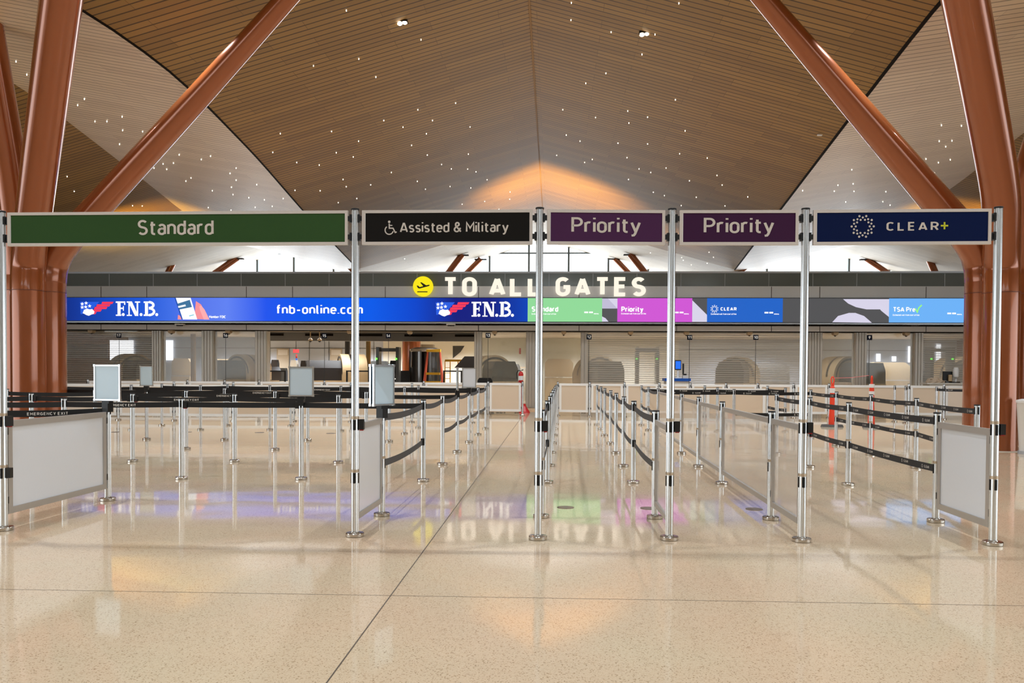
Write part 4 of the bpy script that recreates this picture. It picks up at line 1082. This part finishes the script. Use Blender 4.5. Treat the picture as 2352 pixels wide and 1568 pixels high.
leftpt = lambda y: onfloor(-60, y)
E = 'EMERGENCY EXIT'
belt('sA', leftpt(1170), text=E, tpos=.46); 
belt('a0', leftpt(1100)); belt('a0', 'a1', text=E, tpos=.48, sag=.006); belt('a1', 'a2', cass=True, sag=.004); belt('a2', 'a3', sag=.004)
belt('b0', leftpt(1059)); belt('b0', 'b1', cass=True); belt('b1', 'b2', text=E, tpos=.53, cass=True); belt('b2', 'b3')
for i in range(5): belt('c%d' % i, 'c%d' % (i + 1), text=E if i == 2 else None, tpos=.46, cass=(i % 2 == 1))
for i in range(4): belt('d%d' % i, 'd%d' % (i + 1), text=E if i == 2 else None, tpos=.45)
for i in range(6): belt('e%d' % i, 'e%d' % (i + 1), text=E if i == 3 else None, tpos=.75)
for i in range(5): belt('f%d' % i, 'f%d' % (i + 1))
for z in (ZB1, ZB2): belt('sB', 'a3', 'belt_grey', z, .03, cass=True)
lane = ['a3', 'b4', 'c5', 'd5', 'e6', 'f5']
for k, (a, b) in enumerate(zip(lane, lane[1:])):
    belt(a, b, 'belt_grey', ZB1, .03)
    if k > 0: belt(a, b, 'belt_grey', ZB2, .03)
for k in range(6):
    for z in (ZB1, ZB2): belt('g%d' % k, 'g%d' % (k + 1), 'belt_grey', z, .03); belt('h%d' % k, 'h%d' % (k + 1), 'belt_grey', z, .03)
for z in (ZB1, ZB2):
    belt('sC', 'g6', 'belt_grey', z, .03, cass=True); belt('sD', 'h6', 'belt_grey', z, .03, cass=True)
    belt('sK', 'sL', 'belt_grey', z, .03); belt('sJ', 'sK', 'belt_grey', z, .03)
T = 'CLEAR'
belt('sK', 'sM', 'belt_black', text=T); belt('sM', 'sO', 'belt_black', text=T); belt('sJ', 'sN', 'belt_black', text=T); belt('sN', 'sT', 'belt_black', text=T)
belt('sN', 'sT', 'belt_black', ZB2, text=T)
belt('sP', 'sQ', 'belt_blue', text=T); belt('sQ', 'sR', 'belt_blue', text=T); belt('sR', 'sS', 'belt_blue', text=T)
belt('sQ', 'sR', 'belt_blue', ZB2, text=T, cass=True); belt('sR', 'sS', 'belt_blue', ZB2, text=T)
for a, b in (('sT', 'sU'), ('sU', 'sV'), ('sV', 'sW'), ('sW', 'sX')): belt(a, b, 'belt_blue', text=T)
for a, b in (('sU', 'sV'), ('sV', 'sW'), ('sW', 'sX')): belt(a, b, 'belt_blue', ZB2, text=T)
belt('s1', onfloor(2262, 980), 'belt_blue', text=T)

# far barrier posts and panels
def post_top(px, py, label, group, H=1.05):
    return stanchion(label, px, py, label, group, H=H)
def panel(pa, pb, z0, z1, bw, face, label, group, mf='frame', gap=.045, name='barrier_panel', th=.028):
    """framed panel hung between two posts"""
    d = (pb - pa); L = d.length; d.normalize(); ang = math.atan2(d.y, d.x)
    mid = (pa + pb) / 2; w = L - 2 * gap
    t = thing(name, label, 'barrier panel', (mid.x, mid.y, z0), group)
    t.rotation_euler = (0, 0, ang)
    h = z1 - z0; mb = MB()
    mb.bbox((-w / 2, -th / 2, 0), (w / 2, th / 2, bw)); mb.bbox((-w / 2, -th / 2, h - bw), (w / 2, th / 2, h))
    mb.bbox((-w / 2, -th / 2, bw), (-w / 2 + bw, th / 2, h - bw)); mb.bbox((w / 2 - bw, -th / 2, bw), (w / 2, th / 2, h - bw))
    mb.build('frame', M[mf], t)
    MB().bbox((-w / 2 + bw - .002, -.004, bw - .002), (w / 2 - bw + .002, .004, h - bw + .002)).build('infill', M[face], t)
    for q in (-1, 1):
        for z in (h - .09, .12): MB().box((q * (w / 2 + gap * .35), 0, z), (gap * .8, .03, .06)).build('hinge_clip', M['black'], t)
    return t
TP = {}
tall_px = [(9, 1221), (815, 1235), (1235.5, 1242), (1537, 1243), (1841, 1247), (2280, 1255)]
tall_lab = ['tall silver sign post at the left edge of the green sign', 'tall silver sign post between the green and black signs', 'tall silver sign post between the black and first purple signs',
            'tall silver sign post between the two purple signs', 'tall silver sign post between the second purple and the blue sign', 'tall silver sign post at the right end of the blue sign']
me_tall = pole_mesh(.03, HT - .012, 'pole')
for i, (px, py) in enumerate(tall_px):
    p = onfloor(px, py - 4)
    t = thing('sign_post', tall_lab[i], 'sign post', p, 'tall posts of the sign row'); TP[i] = t
    b = inst('base', me_base, t); inst('pole', me_tall, t, rz=math.radians(3)); inst('cap', me_cap, t, (0, 0, HT))
    inst('collar', me_collar, t, (0, 0, .985)); inst('collar', me_collar, t, (0, 0, .545))
    inst('belt_slot', me_slot, t, (0, 0, .925), math.radians(3)); inst('belt_slot', me_slot, t, (0, 0, .485), math.radians(3))
    c = inst('belt_head', me_cass, t, (.056, 0, .93)); inst('release_tab', me_rel, c)
    if i == 0: inst('belt_head', me_cass, t, (.05, 0, .49))
post_loc = lambda i: TP[i].location
sl_ = lambda k: stn[k].location
panel(post_loc(0), sl_('sA'), .13, .93, .055, 'white_panel', 'large white framed panel at the left edge of the lane entrance', 'white entrance panels')
panel(post_loc(1), sl_('sB'), .13, .93, .05, 'white_panel', 'narrow white framed panel under the left end of the black sign', 'white entrance panels')
panel(sl_('sS'), post_loc(5), .13, .93, .055, 'white_panel', 'white framed panel at the right end beneath the blue sign', 'white entrance panels')
panel(sl_('sD'), post_loc(3), .13, .93, .045, 'acrylic', 'narrow clear panel beside the post between the two purple signs', 'clear lane panels')
run = [post_loc(4), sl_('sE'), sl_('sF'), sl_('sG'), sl_('sH'), sl_('sI'), sl_('sJ')]
for k, w_ in enumerate(('nearest, ending at the blue sign post', 'second from the front, the widest seen', 'third from the front', 'fourth from the front', 'fifth from the front behind the purple post', 'last and farthest of the run')):
    panel(run[k + 1], run[k], .13, .95, .05, 'acrylic', 'clear framed lane panel, ' + w_, 'clear lane panels')
# rear barrier rows
front = [(272, 964), (400, 965.5), (536, 967), (675, 967.5), (806, 968.5), (946, 969.5), (1085, 970.5)]
FR = [S('k%d' % i, px, py, 'silver post of the left beige panel row, %s from the left' % ordw[i], 'posts of the left beige panel row', H=1.04) for i, (px, py) in enumerate(front)]
lastl = onfloor(140, 963)
for i, (a, b) in enumerate(zip([lastl] + [t.location for t in FR], [t.location for t in FR])):
    panel(a, b, .12, .97, .07, 'beige_panel', 'beige framed panel of the left front row, %s from the left' % ordw[i], 'left beige panels', 'frame_white')
rearp = [(202, 949), (431, 949.5), (516, 950), (595, 950), (745, 951), (870, 951), (973, 951.5), (1121, 953)]
RR = [S('m%d' % i, px, py, 'silver rear barrier post below the left lanes, %s from the left' % (ordw + ['eighth'])[i], 'rear barrier posts on the left', H=1.05) for i, (px, py) in enumerate(rearp)]
for i, (a, b) in enumerate(zip(RR, RR[1:])):
    panel(a.location, b.location, .12, 1.0, .07, 'beige_panel', 'rear beige panel behind the left row, %s from the left' % ordw[i], 'rear left panels', 'frame_white')
mid = [(1200, 954), (1281, 954.5), (1354, 956), (1434, 957), (1514, 958), (1585, 958.5), (1667, 959), (1740, 959), (1822, 959.5), (1903, 960), (2086, 962), (2167, 963)]
names = ['left of the fire extinguisher gap', 'right of the extinguisher gap, farthest in the middle lane', 'carrying the clutter of cables under lane sign 12', 'behind the diagonal grey-belt row', 'left of the blue monitor desk', 'right of the blue monitor desk',
         'first right of lane sign 11', 'under lane sign 10', 'with round clips left of the blue post', 'beside the tall orange delineator', 'with clips right of the striped delineator', 'below the black monitor at right']
MR = [S('n%d' % i, px, py, 'silver barrier post ' + names[i], 'rear barrier posts on the right', H=1.05) for i, (px, py) in enumerate(mid)]
plab = {0: 'framed beige panel nearest left of the gap with the fire extinguisher', 1: 'framed beige panel right of the middle sign post', 2: 'framed beige panel between lane sign 12 and the diagonal belts', 3: 'framed beige panel behind the far grey belts',
        4: 'framed beige panel under the blue monitor desk', 5: 'framed beige panel right of lane sign 11', 6: 'framed beige panel left of lane sign 10', 7: 'framed beige panel right of lane sign 10', 8: 'framed beige panel behind the tall orange delineator', 9: 'wide framed beige panel behind the striped delineator', 10: 'framed beige panel under the black monitor', }
prs = [(RR[-1], MR[0])] + [(MR[i], MR[i + 1]) for i in range(1, 11)]
for i, (a, b) in enumerate(prs):
    panel(a.location, b.location, .12, 1.0, .07, 'beige_panel', plab[i], 'beige panels of the rear row', 'frame_white')
panel(MR[-1].location, onfloor(2290, 964), .12, 1.0, .07, 'beige_panel', 'last framed beige panel, running behind the right copper columns', 'beige panels of the rear row', 'frame_white')
F2 = [S('q%d' % i, px, py, 'silver post of the short front panel row, ' + l, 'front posts by the blue desk', H=1.03) for i, (px, py, l) in enumerate(((1618, 978, 'right of the blue desk'), (1762, 980, 'left of the blue sign post')))]
panel(F2[0].location, F2[1].location, .12, .96, .07, 'beige_panel', 'wide beige panel between two posts behind the black logo belts', 'front beige panels', 'frame_white')
panel(onfloor(1478, 976), F2[0].location, .12, .96, .07, 'beige_panel', 'beige panel in front of the blue monitor desk', 'front beige panels', 'frame_white')
belt('q1', 'sO', 'belt_blue', text=T); belt('q1', 'sO', 'belt_blue', ZB2, text=T)

# ------------------------------------------------------------------ overhead lane signs
def lane_sign(i, j, face, label, build):
    pa, pb = post_loc(i), post_loc(j); d = (pb - pa); L = d.length; ang = math.atan2(d.y, d.x); mid = (pa + pb) / 2
    z0, z1 = 2.408, 2.690; w = L - .118; h = z1 - z0; th = .03; bw = .024
    t = thing('lane_sign', label, 'sign', (mid.x, mid.y, z0), 'overhead lane signs'); t.rotation_euler = (0, 0, ang)
    mb = MB()
    mb.bbox((-w / 2, -th / 2, 0), (w / 2, th / 2, bw)); mb.bbox((-w / 2, -th / 2, h - bw), (w / 2, th / 2, h))
    mb.bbox((-w / 2, -th / 2, bw), (-w / 2 + bw, th / 2, h - bw)); mb.bbox((w / 2 - bw, -th / 2, bw), (w / 2, th / 2, h - bw))
    mb.build('frame', M['frame_w'], t)
    MB().bbox((-w / 2 + bw, -.008, bw), (w / 2 - bw, .008, h - bw)).build('sign_face', M[face], t)
    MB().bbox((-w / 2 + bw, -.012, bw), (-w / 2 + bw + .005, -.007, h - bw)).build('glint_edge', M['white'], t)
    for s in (-1, 1):
        for z in (.065, .215):
            c = MB(); c.box((s * (w / 2 + .012), 0, z), (.024, .03, .04)); c.box((s * (w / 2 + .024), 0, z), (.014, .045, .066))
            c.build('clamp', M['black'], t)
    build(t, w, h)
def simple_text(txt, hh, cx, cz, w=.14, gap=.15, width=None, m='ink_sign', wx=1.22):
    def f(t, W, H):
        mb, tw = text_mb(txt, hh, w, gap, wx=wx); k = (width / tw) if width else 1
        mb.v = [Vector(((v.x - tw / 2) * k + cx, -.0105 + v.y, v.z + cz)) for v in mb.v]
        mb.build('lettering', M[m], t)
    return f
lane_sign(0, 1, 'green', 'long dark green overhead sign reading Standard', simple_text('Standard', .130, .0, .086, .158, .12, .648, 'ink_sign', 1.2))
def assisted(t, W, H):
    simple_text('Assisted & Military', .087, .060, .098, .155, .12, .892, 'ink_sign', 1.18)(t, W, H)
    mb = MB(); cx = -.475; f = lambda p: (cx + p[0], -.0105, p[1])
    disc(mb, cx + .0, .187, .0105, -.0105); 
    stroke_poly(mb, [(0, .172), (.001, .135), (.032, .135), (.050, .100), (.062, .104)], .010, f)
    stroke_poly(mb, [(.0, .158), (.026, .158)], .008, f)
    stroke_poly(mb, arc(.0, .119, .034, .034, 125, 345, 18), .009, f)
    mb.build('wheelchair_symbol', M['ink_sign'], t)
lane_sign(1, 2, 'sblack', 'black overhead sign reading Assisted & Military with wheelchair symbol', assisted)
lane_sign(2, 3, 'purple', 'purple overhead sign reading Priority, left one of the two', simple_text('Priority', .128, .0, .094, .155, .12, .562, 'ink_sign', 1.2))
lane_sign(3, 4, 'purple2', 'dark purple overhead sign reading Priority, next to the navy sign', simple_text('Priority', .128, .0, .094, .155, .12, .562, 'ink_sign', 1.2))
def clear_sign(t, W, H):
    simple_text('CLEAR', .072, .085, .110, .19, .38, .405, 'ink_sign', 1.2)(t, W, H)
    mb = MB(); mb.bbox((.333 - .0285, -.0108, .149 - .0065), (.333 + .0285, -.0102, .149 + .0065)); mb.bbox((.333 - .0065, -.0108, .149 - .0285), (.333 + .0065, -.0102, .149 + .0285))
    mb.build('plus_symbol', M['ink_yellow'], t)
    mb = MB()
    for R, off in ((.0866, 0), (.0712, 18), (.0550, 0)):
        for k in range(10):
            a = math.radians(36 * k + off); disc(mb, -.305 + R * math.cos(a), .147 + R * math.sin(a), .0088 if R > .08 else .0082, -.0105, 14)
    mb.build('ring_of_dots', M['ink_sign'], t)
lane_sign(4, 5, 'navy', 'navy blue overhead sign reading CLEAR+ with a ring of dots', clear_sign)

# ------------------------------------------------------------------ small sign frames on stanchions
def sign_frame(key, w, h, rz, insert, label, zb=1.045, double=False):
    p = stn[key].location
    t = bpy.data.objects.new('sign_holder', None); C.objects.link(t); t.parent = stn[key]; t.location = (0, 0, HS); t['label'] = label; t.rotation_euler = (0, 0, rz)
    z0 = zb - HS; bw = .016
    ys = (-.02, .02) if double else (-.0,)
    for y in ys:
        mb = MB()
        mb.bbox((-w / 2, y - .01, z0), (w / 2, y + .01, z0 + bw)); mb.bbox((-w / 2, y - .01, z0 + h - bw), (w / 2, y + .01, z0 + h))
        mb.bbox((-w / 2, y - .01, z0), (-w / 2 + bw, y + .01, z0 + h)); mb.bbox((w / 2 - bw, y - .01, z0), (w / 2, y + .01, z0 + h))
        for a in (-1, 1):
            for z in (z0, z0 + h): mb.box((a * (w / 2 - .008), y, z + (.008 if z == z0 else -.008)), (.024, .026, .024))
        mb.build('frame', M['alu'], t)
        MB().bbox((-w / 2 + bw, y - .004, z0 + bw), (w / 2 - bw, y + .004, z0 + h - bw)).build('insert', M[insert], t)
    b = MB().bbox((-.045, -.03, z0 - .03), (.045, .03, z0)); b.box((0, 0, (z0 - .03) / 2), (.05, .05, abs(z0 - .03) + .0)); b.box((0, 0, -.045), (.076, .076, .09))
    b.build('bracket', M['black'], t)
sign_frame('sA', .335, .375, math.radians(-14), 'blue_insert', 'pale blue sign frame above the end of the large white panel')
sign_frame('a2', .315, .372, 0, 'grey_insert', 'square grey sign frame on the nearest belt row, left of the green and black post')
sign_frame('d1', .25, .39, math.radians(8), 'blue_insert', 'small blue sign frame on a far stanchion near lane sign 17')
sign_frame('sB', .30, .385, math.radians(62), 'blue_insert', 'tall narrow two-sided blue sign frame right of the green and black post', double=True)
sign_frame('c5', .33, .385, math.radians(-80), 'blue_insert', 'edge-on lilac-blue sign frame left of the pale sign frame')
sign_frame('d5', .27, .385, 0, 'white_panel', 'pale whitish sign frame near the black chair back')

# ------------------------------------------------------------------ lane number signs
for px, py, n, yb, lab in ((273, 770, '17', 869, 'dark'), (518, 770, '16', 871, 'dark'), (745, 771, '15', 873, 'dark'), (892, 771, '14', 872, 'dark'), (1121, 770, '13', 874, 'dark'), (1353, 773.5, '12', 877, 'dark'), (1584, 774.5, '11', 878, 'dark'), (1736, 774.5, '10', 879, 'dark'), (1997, 775, '9', 862, 'dark')):
    Y = 26.2; p = at(px, py, Y)
    t = thing('lane_number_sign', 'small dark square sign with lane number %s on a thin pole' % n, 'lane number', (p.x, Y, 0), 'lane number signs')
    MB().box((0, 0, p.z), (.155, .02, .155)).build('number_plate', mat('plate_' + n, (12, 16, 28), .9, 0, .1), t)
    MB().tube([(0, .015, .0), (0, .015, p.z - .07)], .008, 6).build('pole', M['charcoal'], t)
    mb, tw = text_mb(n, .095, .2, .16); mb.v = [Vector((v.x - tw / 2, -.013, v.z + p.z - .047)) for v in mb.v]
    mb.build('number', M['ink_white'], t)

# ------------------------------------------------------------------ loose objects at the front
def delineator(px, py, h, stripes, label, tilt=0.0):
    p = onfloor(px, py); t = thing('delineator', label, 'traffic delineator', p, 'orange delineators')
    t.rotation_euler = (0, 0, tilt)
    mb = MB()
    pts = [(.22 * math.cos(PI / 4 * k + PI / 8), .22 * math.sin(PI / 4 * k + PI / 8)) for k in range(8)]
    mb.add([(x * 1.3, y * .9, 0) for x, y in pts] + [(x * 1.2, y * .8, .06) for x, y in pts], [tuple(reversed(range(8))), tuple(range(8, 16))] + [(k, (k + 1) % 8, (k + 1) % 8 + 8, k + 8) for k in range(8)])
    mb.build('rubber_base', M['rubber'], t)
    MB().lathe([(.085, .06), (.078, .3), (.062, h * .45), (.058, h - .36), (.055, h - .28), (.035, h - .25)], 20).build('tube', M['orange'], t, smooth=True)
    for z0, z1 in stripes: MB().lathe([(.066, z0), (.066, z1)], 20).build('reflective_band', M['white'], t)
    loop = [(.022 * math.cos(a) * 1.6, 0, h - .10 + .09 * math.sin(a)) for a in [2 * PI * k / 20 for k in range(20)]]
    MB().tube(loop + [loop[0]], .016, 8).build('handle', M['orange'], t, smooth=True); MB().box((0, 0, h - .22), (.07, .045, .09)).build('neck', M['orange'], t)
delineator(1911, 980, 1.28, [(.86, .98)], 'tall orange delineator post with one white band')
delineator(2001, 981, 1.30, [(1.0, 1.09), (.82, .91)], 'orange delineator post with two white bands left of lane pole 9', .8)

# fire extinguisher on red stand
p = onfloor(1196, 948)
t = thing('extinguisher_stand', 'red pole stand with flared foot in the gap of the rear panels', 'stand', p)
MB().tube([(0, 0, .03), (0, 0, 1.0)], .035, 10).build('pole', M['extinguisher'], t)
MB().lathe([(.19, 0), (.17, .05), (.06, .22), (.04, .3)], 20, (.12, .05, 0)).build('flared_foot', M['extinguisher'], t)
MB().lathe([(.1, 0), (.1, .02)], 16, (0, 0, 1.0)).build('tray', M['extinguisher'], t)
t = thing('fire_extinguisher', 'red fire extinguisher with white label on the stand above the far panels', 'fire extinguisher', (p.x, p.y, 1.02))
MB().lathe([(.07, 0), (.08, .03), (.08, .26), (.05, .32), (.02, .34)], 20).build('cylinder', M['extinguisher'], t, smooth=True)
MB().lathe([(.0815, .05), (.0815, .19)], 20).build('white_label', M['white'], t)
MB().box((.02, 0, .37), (.12, .03, .03), ry=-.4).build('lever', M['black'], t); MB().lathe([(.02, .33), (.02, .38)], 8).build('valve', M['steel'], t)
MB().tube([(0, -.02, .36), (-.09, -.02, .37), (-.14, -.02, .28), (-.13, -.02, .1)], .014, 8).build('hose', M['black'], t)
# chair
p = onfloor(1112, 948)
t = thing('office_chair', 'black chair whose rounded back shows over the far panel', 'chair', (p.x, p.y + .3, 0))
MB().prism([(-.24, .85), (.24, .85), (.25, 1.05), (.19, 1.14), (-.19, 1.14), (-.25, 1.05)], -.03, .04).build('backrest', M['black'], t)
MB().box((0, .3, .5), (.5, .5, .08)).build('seat', M['black'], t); MB().tube([(0, .3, .05), (0, .3, .46)], .03, 8).build('gas_post', M['steel'], t)
bm_ = MB()
for k in range(5): bm_.box((.14 * math.cos(k * 1.257), .3 + .14 * math.sin(k * 1.257), .05), (.3, .04, .04), rz=k * 1.257)
bm_.build('star_base', M['black'], t)
# desk with blue monitor
Y = 27.2
x0, x1 = xat(1524, 870, Y), xat(1583, 870, Y); zd = zat(1550, 872, Y)
t = thing('podium_desk', 'white podium desk edged with a blue strip behind the black logo belts', 'desk', ((x0 + x1) / 2, Y, 0))
MB().bbox((x0 + .05, Y - .3, 0), (x1 - .05, Y + .3, zd - .04)).build('cabinet', M['offwhite'], t, world=True)
MB().bbox((x0, Y - .33, zd - .04), (x1, Y + .33, zd + .05)).build('blue_top', mat('blue_edge', (10, 84, 176), .4), t, world=True)
p = at(1556, 868, Y)
t = thing('monitor', 'upright tablet monitor showing a blue screen on the podium desk', 'monitor', (p.x, Y - .1, zd + .05))
zc = zat(1556, 838, Y - .1) - zd - .05
MB().box((0, 0, zc), (.20, .04, .32)).build('screen_bezel', M['black'], t); MB().box((0, -.022, zc), (.165, .006, .255)).build('screen', M['screen_blue'], t)
MB().box((0, .02, zc / 2 - .03), (.06, .05, zc)).build('stand', M['white'], t); MB().box((0, 0, .015), (.2, .16, .03)).build('foot', M['white'], t)
p = at(1567, 868, Y)
t = thing('card_printer', 'small white box device right of the blue monitor', 'device', (p.x + .02, Y - .1, zd + .05)); MB().box((0.06, 0, .05), (.17, .2, .1)).build('body', M['offwhite'], t); MB().box((.04, -.02, .125), (.1, .12, .05)).build('reader', M['black'], t); MB().box((0.0, .05, .3), (.05, .04, .36)).build('side_screen', M['black'], t)
# right desk clutter
Y = 27.4
x0, x1 = xat(2120, 878, Y), xat(2215, 878, Y); zd = zat(2165, 879, Y)
t = thing('podium_desk', 'pale desk behind the last beige panels at right', 'desk', ((x0 + x1) / 2, Y, 0)); MB().bbox((x0, Y - .3, zd - .04), (x1, Y + .3, zd)).build('desk_top', M['offwhite'], t, world=True); MB().bbox((x0 + .1, Y - .25, 0), (x1 - .1, Y + .25, zd - .04)).build('cabinet', M['offwhite'], t, world=True)
t = thing('monitor', 'black monitor seen on the right desk near the copper columns', 'monitor', (xat(2176, 870, Y), Y, zd))
MB().box((0, 0, .22), (.34, .04, .30), rz=.25).build('screen_bezel', M['black'], t); MB().box((.02, 0, .03), (.2, .16, .05)).build('foot', M['brown_black'], t); MB().box((.06, -.03, .14), (.1, .1, .25)).build('stand', M['beige_plastic'], t)
t = thing('face_camera', 'white rounded face camera on a post right of the black monitor', 'camera', (xat(2194, 870, Y), Y - .05, zd))
MB().lathe([(.03, .14), (.08, .2), (.085, .42), (.06, .5)], 16).build('head', M['white'], t, smooth=True); MB().tube([(0, 0, 0), (0, 0, .16)], .025, 8).build('neck', M['white'], t); MB().lathe([(.14, 0), (.12, .04)], 16).build('foot', M['brown_black'], t)
def crumple(name, c, s, m, lab, cat, seed):
    rnd = random.Random(seed); mb = MB(); nu, nv = 18, 8
    for j in range(nv + 1):
        for i in range(nu):
            a = 2 * PI * i / nu; b = PI / 2 * j / nv; r = 1 + rnd.uniform(-.16, .16)
            mb.v.append(Vector((s[0] * r * math.cos(b) * math.cos(a), s[1] * r * math.cos(b) * math.sin(a), s[2] * r * math.sin(b) if j else 0)))
    for j in range(nv):
        for i in range(nu): mb.f.append((j * nu + i, j * nu + (i + 1) % nu, (j + 1) * nu + (i + 1) % nu, (j + 1) * nu + i))
    return tag(mb.build(name, M[m], loc=c), lab, cat)
crumple('plastic_bundle', (xat(2147, 878, Y), Y, zd), (.27, .2, .17), 'cloth', 'crumpled brown and clear plastic bundle on the right desk', 'plastic bundle', 3)
pc = at(1944, 880, 26.6)
hp = []
for k in range(60): a = k * .6; hp.append((.27 * math.cos(a) * (1 - .002 * k), .2 * math.sin(a), .012 + .0012 * k))
t = thing('small_table', 'narrow pale table behind the panels holding a coiled hose', 'table', (pc.x, 26.9, 0)); MB().box((0, 0, .96), (.7, .4, .03)).build('table_top', M['offwhite'], t)
for a in (-1, 1):
    for b in (-1, 1): MB().box((a * .32, b * .17, .475), (.03, .03, .95)).build('leg', M['offwhite'], t)
tag(MB().tube(hp, .014, 6).build('hose_coil', M['cloth'], loc=(pc.x, 26.9, .975), smooth=True), 'coiled beige hose on the small table behind the orange delineators', 'hose')
# pink tape line between delineators
a_, b_ = at(1916, 868, 20.6), at(1996, 862, 20.6)
tag(MB().tube([a_, a_.lerp(b_, .5) - Vector((0, 0, .02)), b_], .006, 6).build('tape_line', mat('pink_tape', (232, 120, 120), .6)), 'thin pink tape strung between the two orange delineators', 'tape')
# clutter of small clamps on the floor by the panels
for px, lab in ((1118, 'first'), (1140, 'second'), (1181, 'third'), (1930, 'fourth'), (1968, 'fifth'), (1345, 'sixth')):
    p = onfloor(px, 950)
    rnd = random.Random(px); mb = MB()
    for k in range(5): mb.box((rnd.uniform(-.16, .16), rnd.uniform(-.1, .1), .03 + .0), (.05, .03, .06), rz=rnd.uniform(0, 3))
    tag(mb.build('floor_clutter', M['dark'], loc=(p.x, p.y + 2.0, .03)), 'bits of dark bracket hardware lying by the far panels, %s group' % lab, 'hardware', 'dark hardware scraps')['kind'] = 'stuff'
# white bin at the right edge
p = onfloor(2362, 1042)
t = thing('waste_bin', 'white tapered bin cut by the right edge of the photo', 'bin', p)
MB().lathe([(.14, .05), (.19, .88), (.2, .9)], 28).build('body', M['white'], t, smooth=True); MB().lathe([(.20, .88), (.2, .92), (.12, .94)], 28).build('lid', M['white'], t); MB().lathe([(.16, 0), (.16, .05)], 28).build('foot', M['rail'], t)
# red box behind the clear panels
p = onfloor(1636, 950)
t = thing('red_case', 'red case with dark red band on the floor behind the clear panels', 'case', (p.x, p.y + .5, 0)); MB().box((0, 0, .16), (.32, .2, .3)).build('body', mat('case_red', (214, 70, 66), .4), t); MB().box((0, -.01, .08), (.36, .21, .07)).build('band', M['red'], t)

# ------------------------------------------------------------------ side walls (partly glazed hall)
struct(MB().bbox((XL - .2, 14.5, 0), (XL, 56, 4.6)).build('wall_left', mat('side_wall', (120, 84, 62), .5)))
struct(MB().bbox((XR, 14.5, 0), (XR + .2, 56, 4.6)).build('wall_right', mat('side_wall_right', (120, 84, 62), .5)))

# ------------------------------------------------------------------ light
w = bpy.data.worlds.new('world'); sc.world = w; w.use_nodes = True
bg = w.node_tree.nodes['Background']; bg.inputs[0].default_value = (0.84, 0.93, 1.0, 1); bg.inputs[1].default_value = 2.8
def spot(name, loc, target, e, col, size=1.2, blend=.9, r=.25):
    l = bpy.data.lights.new(name, 'SPOT'); l.energy = e; l.color = col; l.spot_size = size; l.spot_blend = blend; l.shadow_soft_size = r
    o = bpy.data.objects.new(name, l); C.objects.link(o); o.location = loc
    o.rotation_euler = (Vector(target) - Vector(loc)).to_track_quat('-Z', 'Y').to_euler(); return o
warm = (1.0, .60, .10)
struct(MB().bbox((XL, Y0 - .2, 0), (XR, Y0, 7.0)).build('wall_entrance', mat('entrance_wall', (214, 212, 206), .6)))
spot('uplight', (-.3, 32.5, 3.9), (.1, 34.8, 9.2), 3800, warm, 1.6)
spot('uplight', (-4.2, 36, 3.9), (-4.6, 38.5, 8), 450, warm, 1.4)
spot('uplight', (4.4, 36, 3.9), (4.6, 38.5, 8), 450, warm, 1.4)
spot('uplight', (-17.5, 30.5, 3.9), (-17.0, 33, 7.5), 1800, warm, 1.7)
spot('uplight', (16.6, 31.0, 3.9), (16.6, 33, 7.5), 1600, warm, 1.7)
def area(name, loc, rot, e, sx_, sy_, col=(1, 1, 1)):
    l = bpy.data.lights.new(name, 'AREA'); l.shape = 'RECTANGLE'; l.size = sx_; l.size_y = sy_; l.energy = e; l.color = col
    if sx_ < .2: l.spread = 2.3
    if name == 'checkpoint_lamp': l.spread = 2.45
    o = bpy.data.objects.new(name, l); C.objects.link(o); o.location = loc; o.rotation_euler = rot; return o
for x in (-15, -9, -3, 3, 9, 15):
    for y in (32.3, 37.8): area('checkpoint_lamp', (x, y, IZ - .05), (0, 0, 0), 130 if y < 35 else 400, 3.2, 1.3, (.9, .95, 1))
for x in (-11.5, -6.3, -2.6, 1.6, 5.4, 10.6):  # lamp grid added under the vaults as even fill, not the hall's own fixtures
    for y in (2, 8, 14, 19, 23.5):
        h_ = bvh.ray_cast(Vector((x, y, 1)), Vector((0, 0, 1)), 30)
        area('hall_fill', (x, y, (h_[0].z if h_[0] else 8) - .16), (0, 0, 0), (105 if y < 5 else 74) if y < 15 else 98, .05, .05, (.86, .93, 1))
area('gable_daylight', (-.5, YG + .5, 6.2), (math.radians(-90 - 8), 0, 0), 1800, 40, 5.5, (.92, .96, 1))

sc.view_settings.view_transform = 'Standard'; sc.view_settings.look = 'None'
sc.view_settings.exposure = 0.16; sc.view_settings.gamma = 1.0; sc.view_settings.use_curve_mapping = False
cy = sc.cycles
cy.max_bounces = 5; cy.diffuse_bounces = 3; cy.glossy_bounces = 3; cy.transmission_bounces = 2; cy.transparent_max_bounces = 12
cy.caustics_reflective = False; cy.caustics_refractive = False
cy.sample_clamp_indirect = 4.0; cy.sample_clamp_direct = 0
cy.use_denoising = True
try: cy.denoiser = 'OPENIMAGEDENOISE'
except Exception: pass
cy.use_adaptive_sampling = True; cy.adaptive_threshold = 0.1
